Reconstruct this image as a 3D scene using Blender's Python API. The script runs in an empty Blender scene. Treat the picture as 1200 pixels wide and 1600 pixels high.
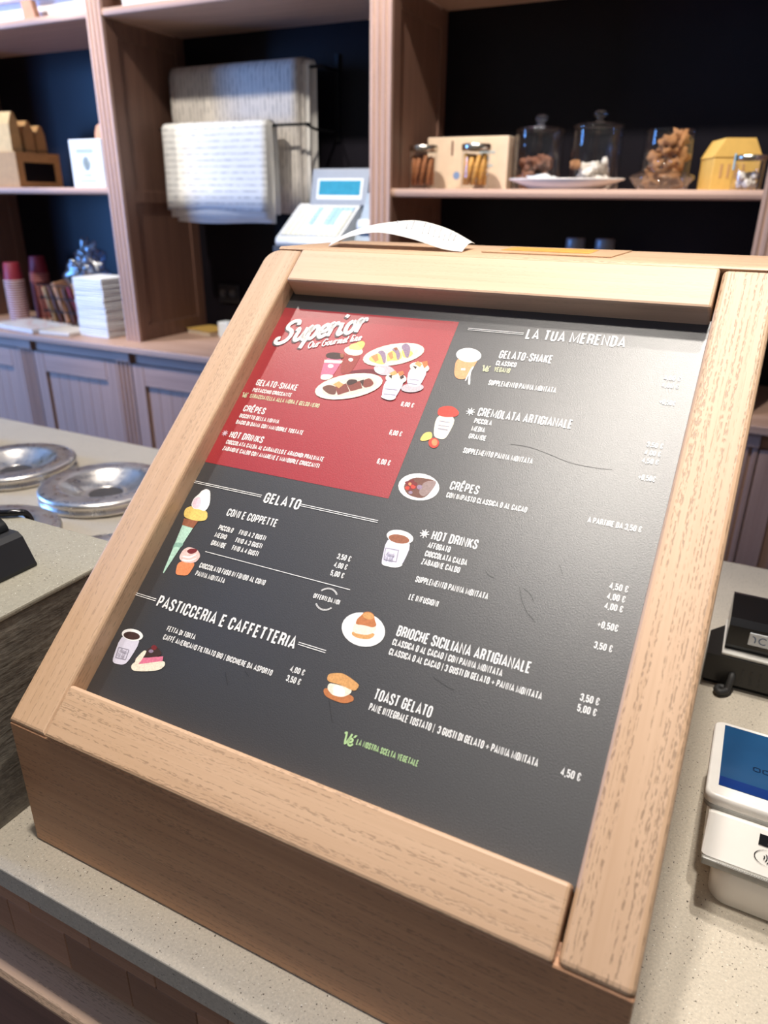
import bpy, bmesh, math, random
from mathutils import Vector, Matrix

random.seed(7)
scene = bpy.context.scene
COL = scene.collection
R = math.radians

# ------------------------------------------------------------------ camera
CAM_POS = Vector((0.5107, -0.3042, 0.5508))
YAW, PITCH, ROLL = R(-26.592), R(23.180), R(0.667)
fwd = Vector((math.sin(YAW) * math.cos(PITCH), math.cos(YAW) * math.cos(PITCH), -math.sin(PITCH)))
rgt = Vector((math.cos(YAW), -math.sin(YAW), 0))
upv = rgt.cross(fwd)
r2 = rgt * math.cos(ROLL) + upv * math.sin(ROLL)
u2 = upv * math.cos(ROLL) - rgt * math.sin(ROLL)
cam = bpy.data.cameras.new('camera')
cam.sensor_fit = 'VERTICAL'
cam.sensor_height = 36.0
cam.sensor_width = 27.0
cam.lens = 1134.1 / 1600 * 36.0
cam.clip_start = 0.01
cam.dof.use_dof = True
cam.dof.focus_distance = 0.66
cam.dof.aperture_fstop = 5.6
camo = bpy.data.objects.new('camera', cam)
COL.objects.link(camo)
m = Matrix((r2, u2, -fwd)).transposed().to_4x4()
m.translation = CAM_POS
camo.matrix_world = m
scene.camera = camo

# ------------------------------------------------------------------ world, lamps, exposure
world = bpy.data.worlds.new('world')
scene.world = world
world.use_nodes = True
bg = world.node_tree.nodes['Background']
bg.inputs[0].default_value = (0.90, 0.95, 1.0, 1)
bg.inputs[1].default_value = 0.15


def spot(name, loc, target, watts, size=60, blend=0.5, color=(1.0, 0.90, 0.78), radius=0.035):
    l = bpy.data.lights.new(name, 'SPOT')
    l.energy = watts
    l.color = color
    l.spot_size = R(size)
    l.spot_blend = blend
    l.shadow_soft_size = radius
    o = bpy.data.objects.new(name, l)
    COL.objects.link(o)
    o.location = loc
    d = Vector(target) - Vector(loc)
    o.rotation_euler = d.to_track_quat('-Z', 'Y').to_euler()
    return o


WARM = (1.0, 0.93, 0.84)
spot('ceiling_spot', (0.24, -0.04, 1.95), (0.20, 0.04, 0.10), 100, 50, 1.0, WARM, 0.05)
spot('ceiling_spot', (0.45, 0.40, 1.95), (0.40, 0.40, 0.45), 84, 34, 1.0, WARM, 0.05)
spot('ceiling_spot', (0.55, 0.80, 1.95), (0.62, 0.40, 0.0), 72, 60, 0.8, WARM, 0.025)
spot('ceiling_spot', (0.30, -1.50, 1.95), (0.20, 0.0, -0.1), 15, 50, 0.8, WARM, 0.06)  # added fill spot, unseen, brightens the stand front and the moulding
spot('ceiling_spot', (-0.75, 0.55, 1.95), (-0.70, 0.55, 0.0), 125, 70, 0.8, WARM)
spot('ceiling_spot', (-1.42, 0.88, 1.95), (-1.30, 2.05, 0.62), 115, 55, 0.5, WARM)
spot('ceiling_spot', (-0.36, 0.88, 1.95), (-0.25, 2.05, 0.62), 150, 55, 0.5, WARM)
spot('ceiling_spot', (0.30, 0.88, 1.95), (0.25, 2.05, 0.62), 80, 55, 0.5, WARM)
spot('ceiling_spot', (-2.35, 0.88, 1.95), (-2.20, 2.05, 0.60), 125, 60, 0.5, WARM)


def window_light(name, loc, target, w, h, watts, color):
    l = bpy.data.lights.new(name, 'AREA')
    l.shape = 'RECTANGLE'
    l.size, l.size_y = w, h
    l.energy = watts
    l.color = color
    o = bpy.data.objects.new(name, l)
    COL.objects.link(o)
    o.location = loc
    o.rotation_euler = (Vector(target) - Vector(loc)).to_track_quat('-Z', 'Y').to_euler()


window_light('shop_window_daylight', (-3.9, -0.2, 0.75), (-1.9, 0.4, 0.6), 0.8, 1.7, 115, (0.14, 0.38, 1.0))

scene.view_settings.view_transform = 'Standard'
scene.view_settings.look = 'None'
scene.view_settings.gamma = 1.0
scene.view_settings.use_curve_mapping = False
scene.view_settings.exposure = 0.0


# ------------------------------------------------------------------ materials
def lin(c):
    return tuple(((v / 255) / 12.92 if v / 255 <= 0.04045 else ((v / 255 + 0.055) / 1.055) ** 2.4) for v in c) + (1,)


MATS = {}


def new_mat(name):
    mt = bpy.data.materials.new(name)
    mt.use_nodes = True
    nt = mt.node_tree
    b = nt.nodes['Principled BSDF']
    return mt, nt, b


def link(nt, a, b):
    nt.links.new(a, b)


def coords(nt, scale=(1, 1, 1), rot=(0, 0, 0)):
    tc = nt.nodes.new('ShaderNodeTexCoord')
    mp = nt.nodes.new('ShaderNodeMapping')
    mp.inputs['Scale'].default_value = scale
    mp.inputs['Rotation'].default_value = rot
    link(nt, tc.outputs['Object'], mp.inputs['Vector'])
    return mp.outputs['Vector']


def noise(nt, vec, scale=1.0, detail=3.0, rough=0.55):
    n = nt.nodes.new('ShaderNodeTexNoise')
    n.inputs['Scale'].default_value = scale
    n.inputs['Detail'].default_value = detail
    n.inputs['Roughness'].default_value = rough
    link(nt, vec, n.inputs['Vector'])
    return n.outputs['Fac']


def ramp(nt, fac, stops):
    r_ = nt.nodes.new('ShaderNodeValToRGB')
    e = r_.color_ramp.elements
    e[0].position, e[0].color = stops[0]
    e[1].position, e[1].color = stops[-1]
    for p, c in stops[1:-1]:
        k = e.new(p)
        k.color = c
    link(nt, fac, r_.inputs['Fac'])
    return r_.outputs['Color']


def mixc(nt, fac, a, b, mode='MIX'):
    mx = nt.nodes.new('ShaderNodeMix')
    mx.data_type = 'RGBA'
    mx.blend_type = mode
    for sock, v in ((mx.inputs[0], fac), (mx.inputs[6], a), (mx.inputs[7], b)):
        if isinstance(v, (int, float)):
            sock.default_value = v
        elif isinstance(v, tuple):
            sock.default_value = v
        else:
            link(nt, v, sock)
    return mx.outputs[2]


def bump(nt, height, bsdf, strength=0.3, dist=0.001):
    bp = nt.nodes.new('ShaderNodeBump')
    bp.inputs['Strength'].default_value = strength
    bp.inputs['Distance'].default_value = dist
    link(nt, height, bp.inputs['Height'])
    link(nt, bp.outputs['Normal'], bsdf.inputs['Normal'])


def plain(name, rgb, rough=0.5, metal=0.0, var=0.06, scale=40, spec=0.5, bmp=0.0):
    """one colour with a faint procedural mottle"""
    if name in MATS:
        return MATS[name]
    mt, nt, b = new_mat(name)
    c = lin(rgb)
    lo = tuple(v * (1 - var) for v in c[:3]) + (1,)
    hi = tuple(min(1, v * (1 + var)) for v in c[:3]) + (1,)
    f = noise(nt, coords(nt), scale, 3)
    link(nt, ramp(nt, f, [(0.3, lo), (0.7, hi)]), b.inputs['Base Color'])
    b.inputs['Roughness'].default_value = rough
    b.inputs['Metallic'].default_value = metal
    b.inputs['Specular IOR Level'].default_value = spec
    if bmp:
        bump(nt, f, b, bmp, 0.002)
    MATS[name] = mt
    return mt


def wood(name, light, dark, axis='X', pores=0.6, rough=0.5, rings=1.0, vary=0.0):
    """oak: soft long grain, short dark pore dashes along the axis"""
    if name in MATS:
        return MATS[name]
    mt, nt, b = new_mat(name)
    i = 'XYZ'.index(axis)
    s1 = [34 * rings] * 3
    s1[i] = 1.6
    s2 = [900.0] * 3
    s2[i] = 170.0
    s3 = [170.0] * 3
    s3[i] = 5.0
    g = noise(nt, coords(nt, s1), 1.0, 4, 0.6)
    fine = noise(nt, coords(nt, s3), 1.0, 3, 0.6)
    p = noise(nt, coords(nt, s2), 1.0, 2, 0.5)
    s4 = [430.0] * 3
    s4[i] = 4.0
    band = noise(nt, coords(nt, s4), 1.0, 1, 0.5)
    base = ramp(nt, g, [(0.30, lin(dark)), (0.68, lin(light))])
    base = mixc(nt, 0.25, base, ramp(nt, fine, [(0.35, lin(dark)), (0.65, lin(light))]))
    pm = ramp(nt, p, [(0.49, (0, 0, 0, 1)), (0.56, (1, 1, 1, 1))])
    bm = ramp(nt, band, [(0.50, (0.0, 0.0, 0.0, 1)), (0.60, (1, 1, 1, 1))])
    pm = mixc(nt, 1.0, pm, bm, 'MULTIPLY')
    pd = tuple(v * 0.42 for v in lin(dark)[:3]) + (1,)
    sc = nt.nodes.new('ShaderNodeMath')
    sc.operation = 'MULTIPLY'
    link(nt, pm, sc.inputs[0])
    sc.inputs[1].default_value = pores
    colr = mixc(nt, sc.outputs[0], base, pd)
    if vary:
        oi = nt.nodes.new('ShaderNodeObjectInfo')
        vr = ramp(nt, oi.outputs['Random'], [(0.0, (1 - vary, 1 - vary, 1 - vary, 1)), (1.0, (1, 1, 1, 1))])
        colr = mixc(nt, 1.0, colr, vr, 'MULTIPLY')
    link(nt, colr, b.inputs['Base Color'])
    b.inputs['Roughness'].default_value = rough
    inv = nt.nodes.new('ShaderNodeMath')
    inv.operation = 'SUBTRACT'
    inv.inputs[0].default_value = 1.0
    link(nt, sc.outputs[0], inv.inputs[1])
    bump(nt, inv.outputs[0], b, 0.35, 0.0006)
    MATS[name] = mt
    return mt


def stone(name, base, dark_specks=1.0, rough=0.55):
    mt, nt, b = new_mat(name)
    v = coords(nt)
    c = lin(base)
    f = noise(nt, v, 420, 4, 0.7)
    col = ramp(nt, f, [(0.32, tuple(k * 0.80 for k in c[:3]) + (1,)), (0.68, tuple(min(1, k * 1.14) for k in c[:3]) + (1,))])
    big = noise(nt, v, 7, 3)
    col = mixc(nt, 0.22, col, ramp(nt, big, [(0.35, tuple(k * 0.8 for k in c[:3]) + (1,)), (0.65, tuple(k * 1.1 for k in c[:3]) + (1,))]))
    for sc_, thr, cc in ((520, 0.715, (80, 70, 60)), (680, 0.735, (236, 232, 222))):
        w = coords(nt, (1, 1, 1), (0.3 * sc_, 0.2, 0.1))
        s = ramp(nt, noise(nt, w, sc_, 1, 0.4), [(thr, (0, 0, 0, 1)), (thr + 0.02, (dark_specks,) * 3 + (1,))])
        col = mixc(nt, s, col, lin(cc))
    link(nt, col, b.inputs['Base Color'])
    b.inputs['Roughness'].default_value = rough
    bump(nt, f, b, 0.08, 0.0005)
    MATS[name] = mt
    return mt


def strata(name):
    """dark split stone with slanting veins"""
    mt, nt, b = new_mat(name)
    v = coords(nt, (10, 9, 34), (R(-14), 0, 0))
    f = noise(nt, v, 1.6, 6, 0.65)
    g = noise(nt, coords(nt), 160, 4, 0.7)
    col = ramp(nt, f, [(0.25, lin((74, 66, 60))), (0.5, lin((112, 106, 96))), (0.75, lin((150, 144, 130)))])
    col = mixc(nt, 0.25, col, ramp(nt, g, [(0.3, lin((60, 56, 52))), (0.7, lin((170, 162, 150)))]))
    link(nt, col, b.inputs['Base Color'])
    b.inputs['Roughness'].default_value = 0.7
    bump(nt, f, b, 0.5, 0.006)
    MATS[name] = mt
    return mt


def steel(name, rough=0.2, tint=(200, 196, 188)):
    mt, nt, b = new_mat(name)
    f = noise(nt, coords(nt, (1, 1, 1)), 60, 4)
    link(nt, ramp(nt, f, [(0.3, tuple(k * 0.85 for k in lin(tint)[:3]) + (1,)), (0.7, lin(tint))]), b.inputs['Base Color'])
    b.inputs['Metallic'].default_value = 1.0
    link(nt, ramp(nt, f, [(0.3, (rough * 0.8,) * 3 + (1,)), (0.7, (rough * 1.25,) * 3 + (1,))]), b.inputs['Roughness'])
    MATS[name] = mt
    return mt


def thin_glass(name, tint=(0.95, 0.97, 0.98), rough=0.02, base=0.06):
    mt = bpy.data.materials.new(name)
    mt.use_nodes = True
    nt = mt.node_tree
    nt.nodes.remove(nt.nodes['Principled BSDF'])
    out = nt.nodes['Material Output']
    tr = nt.nodes.new('ShaderNodeBsdfTransparent')
    tr.inputs[0].default_value = tint + (1,)
    gl = nt.nodes.new('ShaderNodeBsdfGlossy')
    gl.inputs['Roughness'].default_value = rough
    lw = nt.nodes.new('ShaderNodeLayerWeight')
    lw.inputs['Blend'].default_value = 0.5
    pw = nt.nodes.new('ShaderNodeMath')
    pw.operation = 'POWER'
    pw.inputs[1].default_value = 3.0
    link(nt, lw.outputs['Facing'], pw.inputs[0])
    ad = nt.nodes.new('ShaderNodeMath')
    ad.operation = 'MULTIPLY_ADD'
    ad.inputs[1].default_value = 0.75
    ad.inputs[2].default_value = base
    link(nt, pw.outputs[0], ad.inputs[0])
    mx = nt.nodes.new('ShaderNodeMixShader')
    link(nt, ad.outputs[0], mx.inputs[0])
    link(nt, tr.outputs[0], mx.inputs[1])
    link(nt, gl.outputs[0], mx.inputs[2])
    link(nt, mx.outputs[0], out.inputs[0])
    MATS[name] = mt
    return mt


def board_print(name, rgb, rough=0.40, spec=1.0):
    """print film on the menu: fine orange-peel texture"""
    mt, nt, b = new_mat(name)
    c = lin(rgb)
    v = coords(nt)
    f = noise(nt, v, 950, 3, 0.6)
    link(nt, ramp(nt, f, [(0.3, tuple(k * 0.85 for k in c[:3]) + (1,)), (0.7, tuple(min(1, k * 1.1) for k in c[:3]) + (1,))]), b.inputs['Base Color'])
    b.inputs['Roughness'].default_value = rough
    b.inputs['Specular IOR Level'].default_value = spec
    bump(nt, f, b, 0.30, 0.0005)
    MATS[name] = mt
    return mt


LW, DW = (216, 181, 149), (192, 155, 122)
wood('oak_x', LW, DW, 'X', 0.45)
wood('oak_y', LW, DW, 'Y', 0.62)
wood('oak_y_soft', LW, DW, 'Y', 0.35)
wood('oak_x_soft', (220, 187, 157), (204, 168, 137), 'X', 0.12)
wood('oak_front', (206, 156, 118), (172, 126, 94), 'X', 0.5)
wood('oak_z', (208, 176, 160), (184, 151, 136), 'Z', 0.2)
wood('shelf_x', (208, 173, 153), (182, 146, 126), 'X', 0.2)
wood('cab_z', (204, 166, 148), (180, 143, 126), 'Z', 0.2, vary=0.06)
wood('cab_x', (204, 166, 148), (180, 143, 126), 'X', 0.2)
wood('tile_x', (196, 150, 122), (166, 122, 96), 'X', 0.25, vary=0.45)
wood('floor_wood', (150, 120, 95), (110, 85, 65), 'Y', 0.3, 0.6)
stone('counter_stone', (200, 190, 173))
stone('riser_stone', (150, 145, 130))
strata('split_stone')
steel('steel', 0.30, (236, 230, 222))
steel('steel_dark', 0.30, (120, 118, 114))
steel('chrome', 0.08, (225, 225, 225))
thin_glass('glass', (0.985, 0.99, 0.99), 0.04, 0.05)
thin_glass('clear_bag', (0.80, 0.86, 0.95), 0.25, 0.22)
board_print('menu_black', (52, 51, 53))
board_print('menu_red', (156, 26, 36))


# ------------------------------------------------------------------ mesh helpers
class MB:
    """collects shapes (world coordinates) for ONE mesh object"""

    def __init__(self):
        self.v, self.f, self.mi, self.sm = [], [], [], []

    def add(self, vs, fs, mi=0, smooth=False):
        k = len(self.v)
        self.v += [tuple(p) for p in vs]
        self.f += [tuple(i + k for i in f) for f in fs]
        self.mi += [mi] * len(fs)
        self.sm += [smooth] * len(fs)
        return self

    def bm(self, b, mi=0, smooth=False):
        b.verts.index_update()
        self.add([v.co[:] for v in b.verts], [[v.index for v in f.verts] for f in b.faces], mi, smooth)
        b.free()
        return self

    def box(self, x0, x1, y0, y1, z0, z1, bev=0.0, seg=2, mi=0, mat=None):
        b = bmesh.new()
        bmesh.ops.create_cube(b, size=1)
        for v in b.verts:
            v.co = Vector((x0 + (v.co.x + .5) * (x1 - x0), y0 + (v.co.y + .5) * (y1 - y0), z0 + (v.co.z + .5) * (z1 - z0)))
        if bev:
            bmesh.ops.bevel(b, geom=list(b.edges), offset=bev, segments=seg, profile=0.5, affect='EDGES')
        if mat is not None:
            b.transform(mat)
        return self.bm(b, mi, False)

    def prism(self, poly, a0, a1, axis='X', mi=0, smooth=False):
        """polygon in the two other axes, extruded along axis. X: (y,z) Y: (x,z) Z: (x,y)"""
        n = len(poly)

        def P(p, a):
            return {'X': (a, p[0], p[1]), 'Y': (p[0], a, p[1]), 'Z': (p[0], p[1], a)}[axis]
        vs = [P(p, a0) for p in poly] + [P(p, a1) for p in poly]
        fs = [tuple(range(n)), tuple(range(2 * n - 1, n - 1, -1))]
        self.add(vs, fs, mi, False)
        k = [(i, (i + 1) % n, n + (i + 1) % n, n + i) for i in range(n)]
        base = len(self.v) - 2 * n
        self.f += [tuple(i + base for i in q) for q in k]
        self.mi += [mi] * n
        self.sm += [smooth] * n
        return self

    def lathe(self, prof, c=(0, 0, 0), seg=32, mi=0, cap0=False, cap1=False, sx=1.0, sy=1.0):
        vs, fs = [], []
        for r_, z in prof:
            for i in range(seg):
                a = 2 * math.pi * i / seg
                vs.append((c[0] + r_ * sx * math.cos(a), c[1] + r_ * sy * math.sin(a), c[2] + z))
        for j in range(len(prof) - 1):
            for i in range(seg):
                i2 = (i + 1) % seg
                fs.append((j * seg + i, j * seg + i2, (j + 1) * seg + i2, (j + 1) * seg + i))
        self.add(vs, fs, mi, True)
        k = len(self.v) - len(vs)
        if cap0:
            self.f.append(tuple(k + i for i in range(seg - 1, -1, -1)))
            self.mi.append(mi)
            self.sm.append(False)
        if cap1:
            self.f.append(tuple(k + (len(prof) - 1) * seg + i for i in range(seg)))
            self.mi.append(mi)
            self.sm.append(False)
        return self

    def tube(self, pts, r_, seg=10, mi=0):
        pts = [Vector(p) for p in pts]
        rs = r_ if isinstance(r_, (list, tuple)) else [r_] * len(pts)
        vs, fs = [], []
        for i, p in enumerate(pts):
            t = (pts[min(i + 1, len(pts) - 1)] - pts[max(i - 1, 0)]).normalized()
            a = t.orthogonal() if i == 0 else (prev - t * prev.dot(t))
            a = a.normalized()
            prev = a
            b = t.cross(a)
            for k in range(seg):
                w = 2 * math.pi * k / seg
                vs.append(p + (a * math.cos(w) + b * math.sin(w)) * rs[i])
        for i in range(len(pts) - 1):
            for k in range(seg):
                k2 = (k + 1) % seg
                fs.append((i * seg + k, i * seg + k2, (i + 1) * seg + k2, (i + 1) * seg + k))
        fs.append(tuple(range(seg - 1, -1, -1)))
        fs.append(tuple((len(pts) - 1) * seg + k for k in range(seg)))
        self.add(vs, fs, mi, True)
        return self

    def lump(self, c, rx, ry, rz, seed=0, rough=0.2, sub=3, mi=0):
        b = bmesh.new()
        bmesh.ops.create_icosphere(b, subdivisions=sub, radius=1)
        rnd = random.Random(seed)
        ph = [(Vector((rnd.uniform(-1, 1), rnd.uniform(-1, 1), rnd.uniform(-1, 1))).normalized(), rnd.uniform(1.5, 5), rnd.uniform(0, 6)) for _ in range(7)]
        for v in b.verts:
            d = v.co.normalized()
            k = 1 + rough * sum(math.sin(f * d.dot(n) * 2 + o) for n, f, o in ph) / 4
            v.co = Vector((c[0] + d.x * rx * k, c[1] + d.y * ry * k, c[2] + d.z * rz * k))
        return self.bm(b, mi, True)

    def xform(self, mat):
        self.v = [tuple(mat @ Vector(p)) for p in self.v]
        return self

    def build(self, name, mats, parent=None, loc=None, rot=None, **tags):
        me = bpy.data.meshes.new(name)
        if loc is None:
            xs, ys, zs = zip(*self.v)
            c = Vector(((min(xs) + max(xs)) / 2, (min(ys) + max(ys)) / 2, min(zs)))
            me.from_pydata([(p[0] - c.x, p[1] - c.y, p[2] - c.z) for p in self.v], [], self.f)
        else:
            c = Vector(loc)
            me.from_pydata(self.v, [], self.f)
        for k in (mats if isinstance(mats, (list, tuple)) else [mats]):
            me.materials.append(MATS[k])
        me.polygons.foreach_set('material_index', self.mi)
        me.polygons.foreach_set('use_smooth', self.sm)
        me.update()
        o = bpy.data.objects.new(name, me)
        COL.objects.link(o)
        if parent is not None:
            o.parent = parent
            if loc is None:
                pl, q = Vector((0, 0, 0)), parent
                while q is not None:
                    pl += q.location
                    q = q.parent
                c = c - pl
        o.location = c
        if rot:
            o.rotation_euler = rot
        return tag(o, **tags)


def tag(o, label=None, cat=None, group=None, kind=None):
    if label:
        o['label'] = label
    if cat:
        o['category'] = cat
    if group:
        o['group'] = group
    if kind:
        o['kind'] = kind
    return o


def thing(name, loc, label, cat, group=None, kind=None):
    o = bpy.data.objects.new(name, None)
    o.empty_display_size = 0.05
    COL.objects.link(o)
    o.location = loc
    return tag(o, label, cat, group, kind)


def copy_tree(o, parent=None):
    c = o.copy()
    COL.objects.link(c)
    c.parent = parent
    for ch in list(o.children):
        copy_tree(ch, c)
    return c


def smooth_path(pts, n=6, closed=False):
    P = [Vector((p[0], p[1], p[2] if len(p) > 2 else 0)) for p in pts]
    out = []
    m_ = len(P)
    for i in range(m_ if closed else m_ - 1):
        p0 = P[(i - 1) % m_] if closed or i > 0 else P[0]
        p1, p2 = P[i], P[(i + 1) % m_]
        p3 = P[(i + 2) % m_] if closed or i + 2 < m_ else P[-1]
        for k in range(n):
            t = k / n
            out.append(0.5 * ((2 * p1) + (p2 - p0) * t + (2 * p0 - 5 * p1 + 4 * p2 - p3) * t * t + (3 * p1 - p0 - 3 * p2 + p3) * t ** 3))
    if not closed:
        out.append(P[-1])
    return out


# ------------------------------------------------------------------ room shell
FLOOR = -0.95
plain('wall_paint', (150, 140, 130), 0.8)
plain('ceiling_paint', (206, 200, 190), 0.8)
MB().box(-4.2, 3.2, -3.2, 2.4, FLOOR - 0.05, FLOOR).build('floor', 'floor_wood', kind='structure', label='brown wooden floor of the shop', cat='floor')
MB().box(-4.2, 3.2, 2.26, 2.4, FLOOR, 2.10).build('wall_back', 'wall_paint', kind='structure', label='plain wall behind the oak shelving', cat='wall')
MB().box(-4.2, 3.2, -1.2, 2.4, 2.10, 2.16).build('ceiling', 'ceiling_paint', kind='structure', label='plain ceiling above the counter', cat='ceiling')

# ------------------------------------------------------------------ front counter
MB().box(-1.9, 1.7, -0.037, 0.932, -0.026, 0.0, 0.0015).build(
    'counter_worktop', 'counter_stone', label='speckled beige stone worktop of the serving counter', cat='worktop')
fc = thing('serving_counter', (0, 0, FLOOR), 'oak clad front of the serving counter under the stone worktop', 'counter')
plain('carcass', (70, 55, 46), 0.8)
MB().box(-1.88, 1.68, 0.0, 0.90, FLOOR, -0.027).build('carcass', 'carcass', fc)
tile = MB().box(-0.0388, 0.0388, -0.0205, -0.0005, -0.0245, 0.0245, 0.0008, 1)
tm = tile.build('wood_tile', 'tile_x', fc)
tm0 = tm
for row, z in enumerate((-0.0525, -0.1025)):
    off = -0.002 if row == 0 else 0.0415
    for k in range(-9, 11):
        o = tm0 if (row == 0 and k == -9) else tm0.copy()
        if o is not tm0:
            COL.objects.link(o)
        o.parent = fc
        o.location = (off + 0.078 * k - 0.039, -0.0105, z - 0.0245 - FLOOR)
mol = [(-0.0005, -0.170), (-0.038, -0.170), (-0.044, -0.163), (-0.045, -0.157), (-0.042, -0.151), (-0.036, -0.149), (-0.0005, -0.149)]
MB().prism(mol, -1.88, 1.68, 'X').build('moulding', 'oak_x', fc)
wood('board_z', (150, 112, 96), (124, 92, 78), 'X', 0.2, vary=0.2)
bd = MB().box(-0.149, 0.149, -0.018, -0.0005, -0.77, -0.171, 0.001, 1).build('front_board', 'board_z', fc)
bz = bd.location.z
for k in range(-5, 6):
    o = bd if k == -5 else bd.copy()
    if o is not bd:
        COL.objects.link(o)
    o.location = (-0.095 + 0.30 * k, -0.00925, bz)

# raised stone block at the left
blk = thing('stone_riser', (-0.36, 0.08, 0), 'raised grey stone block with dark split stone side on the counter', 'stone block')
MB().box(-0.700, -0.0405, -0.030, 0.194, 0.0005, 0.2025).build('body', 'split_stone', blk, label='dark veined split stone side')
MB().box(-0.702, -0.039, -0.034, 0.198, 0.203, 0.209, 0.002).build('top_slab', 'riser_stone', blk)

# ------------------------------------------------------------------ menu stand
H0, TH, LS, W = 0.1387, R(40.966), 0.5518, 0.52
S1, S2, RB, RT = 0.0440, 0.0453, 0.0449, 0.0451
ct, st = math.cos(TH), math.sin(TH)
stand = thing('menu_stand', (0.26, 0.3, 0), 'slanted oak menu stand with a black and red price board', 'menu stand')
SL = dict(loc=(-0.26, -0.3, H0), rot=(TH, 0, 0))


def slant(mb, name, mats, parent, **t):
    return mb.build(name, mats, parent, loc=SL['loc'], rot=SL['rot'], **t)


RC = 0.018
spoly = [(0.0, 0.0), (S1 - 0.0004, 0.0), (S1 - 0.0004, LS)] + [(RC - RC * math.sin(R(15 * k)), LS - RC + RC * math.cos(R(15 * k))) for k in range(7)]
sb = bmesh.new()
sv = [sb.verts.new((p[0], p[1], -0.034)) for p in spoly]
sf = sb.faces.new(sv)
ex = bmesh.ops.extrude_face_region(sb, geom=[sf])
for v in [g for g in ex['geom'] if isinstance(g, bmesh.types.BMVert)]:
    v.co.z = 0.0
bmesh.ops.recalc_face_normals(sb, faces=list(sb.faces))
bmesh.ops.bevel(sb, geom=[e for e in sb.edges if abs(e.verts[0].co.z) < 1e-6 and abs(e.verts[1].co.z) < 1e-6], offset=0.0035, segments=3, profile=0.5, affect='EDGES')
slant(MB().bm(sb), 'stile', 'oak_y_soft', stand)
slant(MB().box(W - S2 + 0.0006, W, 0.0, LS, -0.034, 0.0, 0.0045, 3), 'stile', 'oak_y', stand)
slant(MB().box(S1 + 0.0004, W - S2 - 0.0016, 0.0, RB, -0.034, 0.0012, 0.0025, 2), 'rail', 'oak_x', stand)
slant(MB().box(S1 + 0.0012, W - S2 - 0.0016, LS - RT, LS, -0.034, 0.0012, 0.0025, 2), 'rail', 'oak_x_soft', stand)
panel = slant(MB().box(S1 - 0.006, W - S2 + 0.006, RB - 0.004, LS - RT + 0.004, -0.026, -0.021), 'menu_panel', 'menu_black', stand,
              label='black textured price board with white lettering')
# horizontal top board with a rounded nose that carries on from the slope
ya, za = LS * ct, H0 + LS * st
nose, RN = [], 0.009
for k in range(9):
    a = TH * (1 - k / 8)
    nose.append((ya + RN * (st - math.sin(a)), za + RN * (math.cos(a) - ct)))
ztop = nose[-1][1]
YB = 0.590
poly = nose + [(YB - 0.002, ztop), (YB, ztop - 0.002), (YB, ztop - 0.024), (ya + 0.030, ztop - 0.024), (ya + 0.022 * st, za - 0.022 * ct)]
MB().prism(poly, 0.014, W, 'X').build('top_board', 'oak_x', stand)
MB().box(0.0, W, 0.001, 0.019, 0.0015, H0 - 0.003, 0.001, 1).build('front_board', 'oak_front', stand)
sidep = [(0.0195, 0.0015), (YB - 0.02, 0.0015), (YB - 0.02, ztop - 0.0245), (ya + 0.031, ztop - 0.0245), (0.0195 + 0.03 * st, H0 - 0.029)]
MB().prism(sidep, 0.0005, 0.018, 'X').build('side_board', 'oak_y_soft', stand)
MB().prism(sidep, W - 0.018, W - 0.0005, 'X').build('side_board', 'oak_y_soft', stand)
MB().box(0.0, W, YB - 0.0195, YB - 0.002, 0.0015, ztop - 0.0245).build('back_board', 'oak_x_soft', stand)

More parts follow.
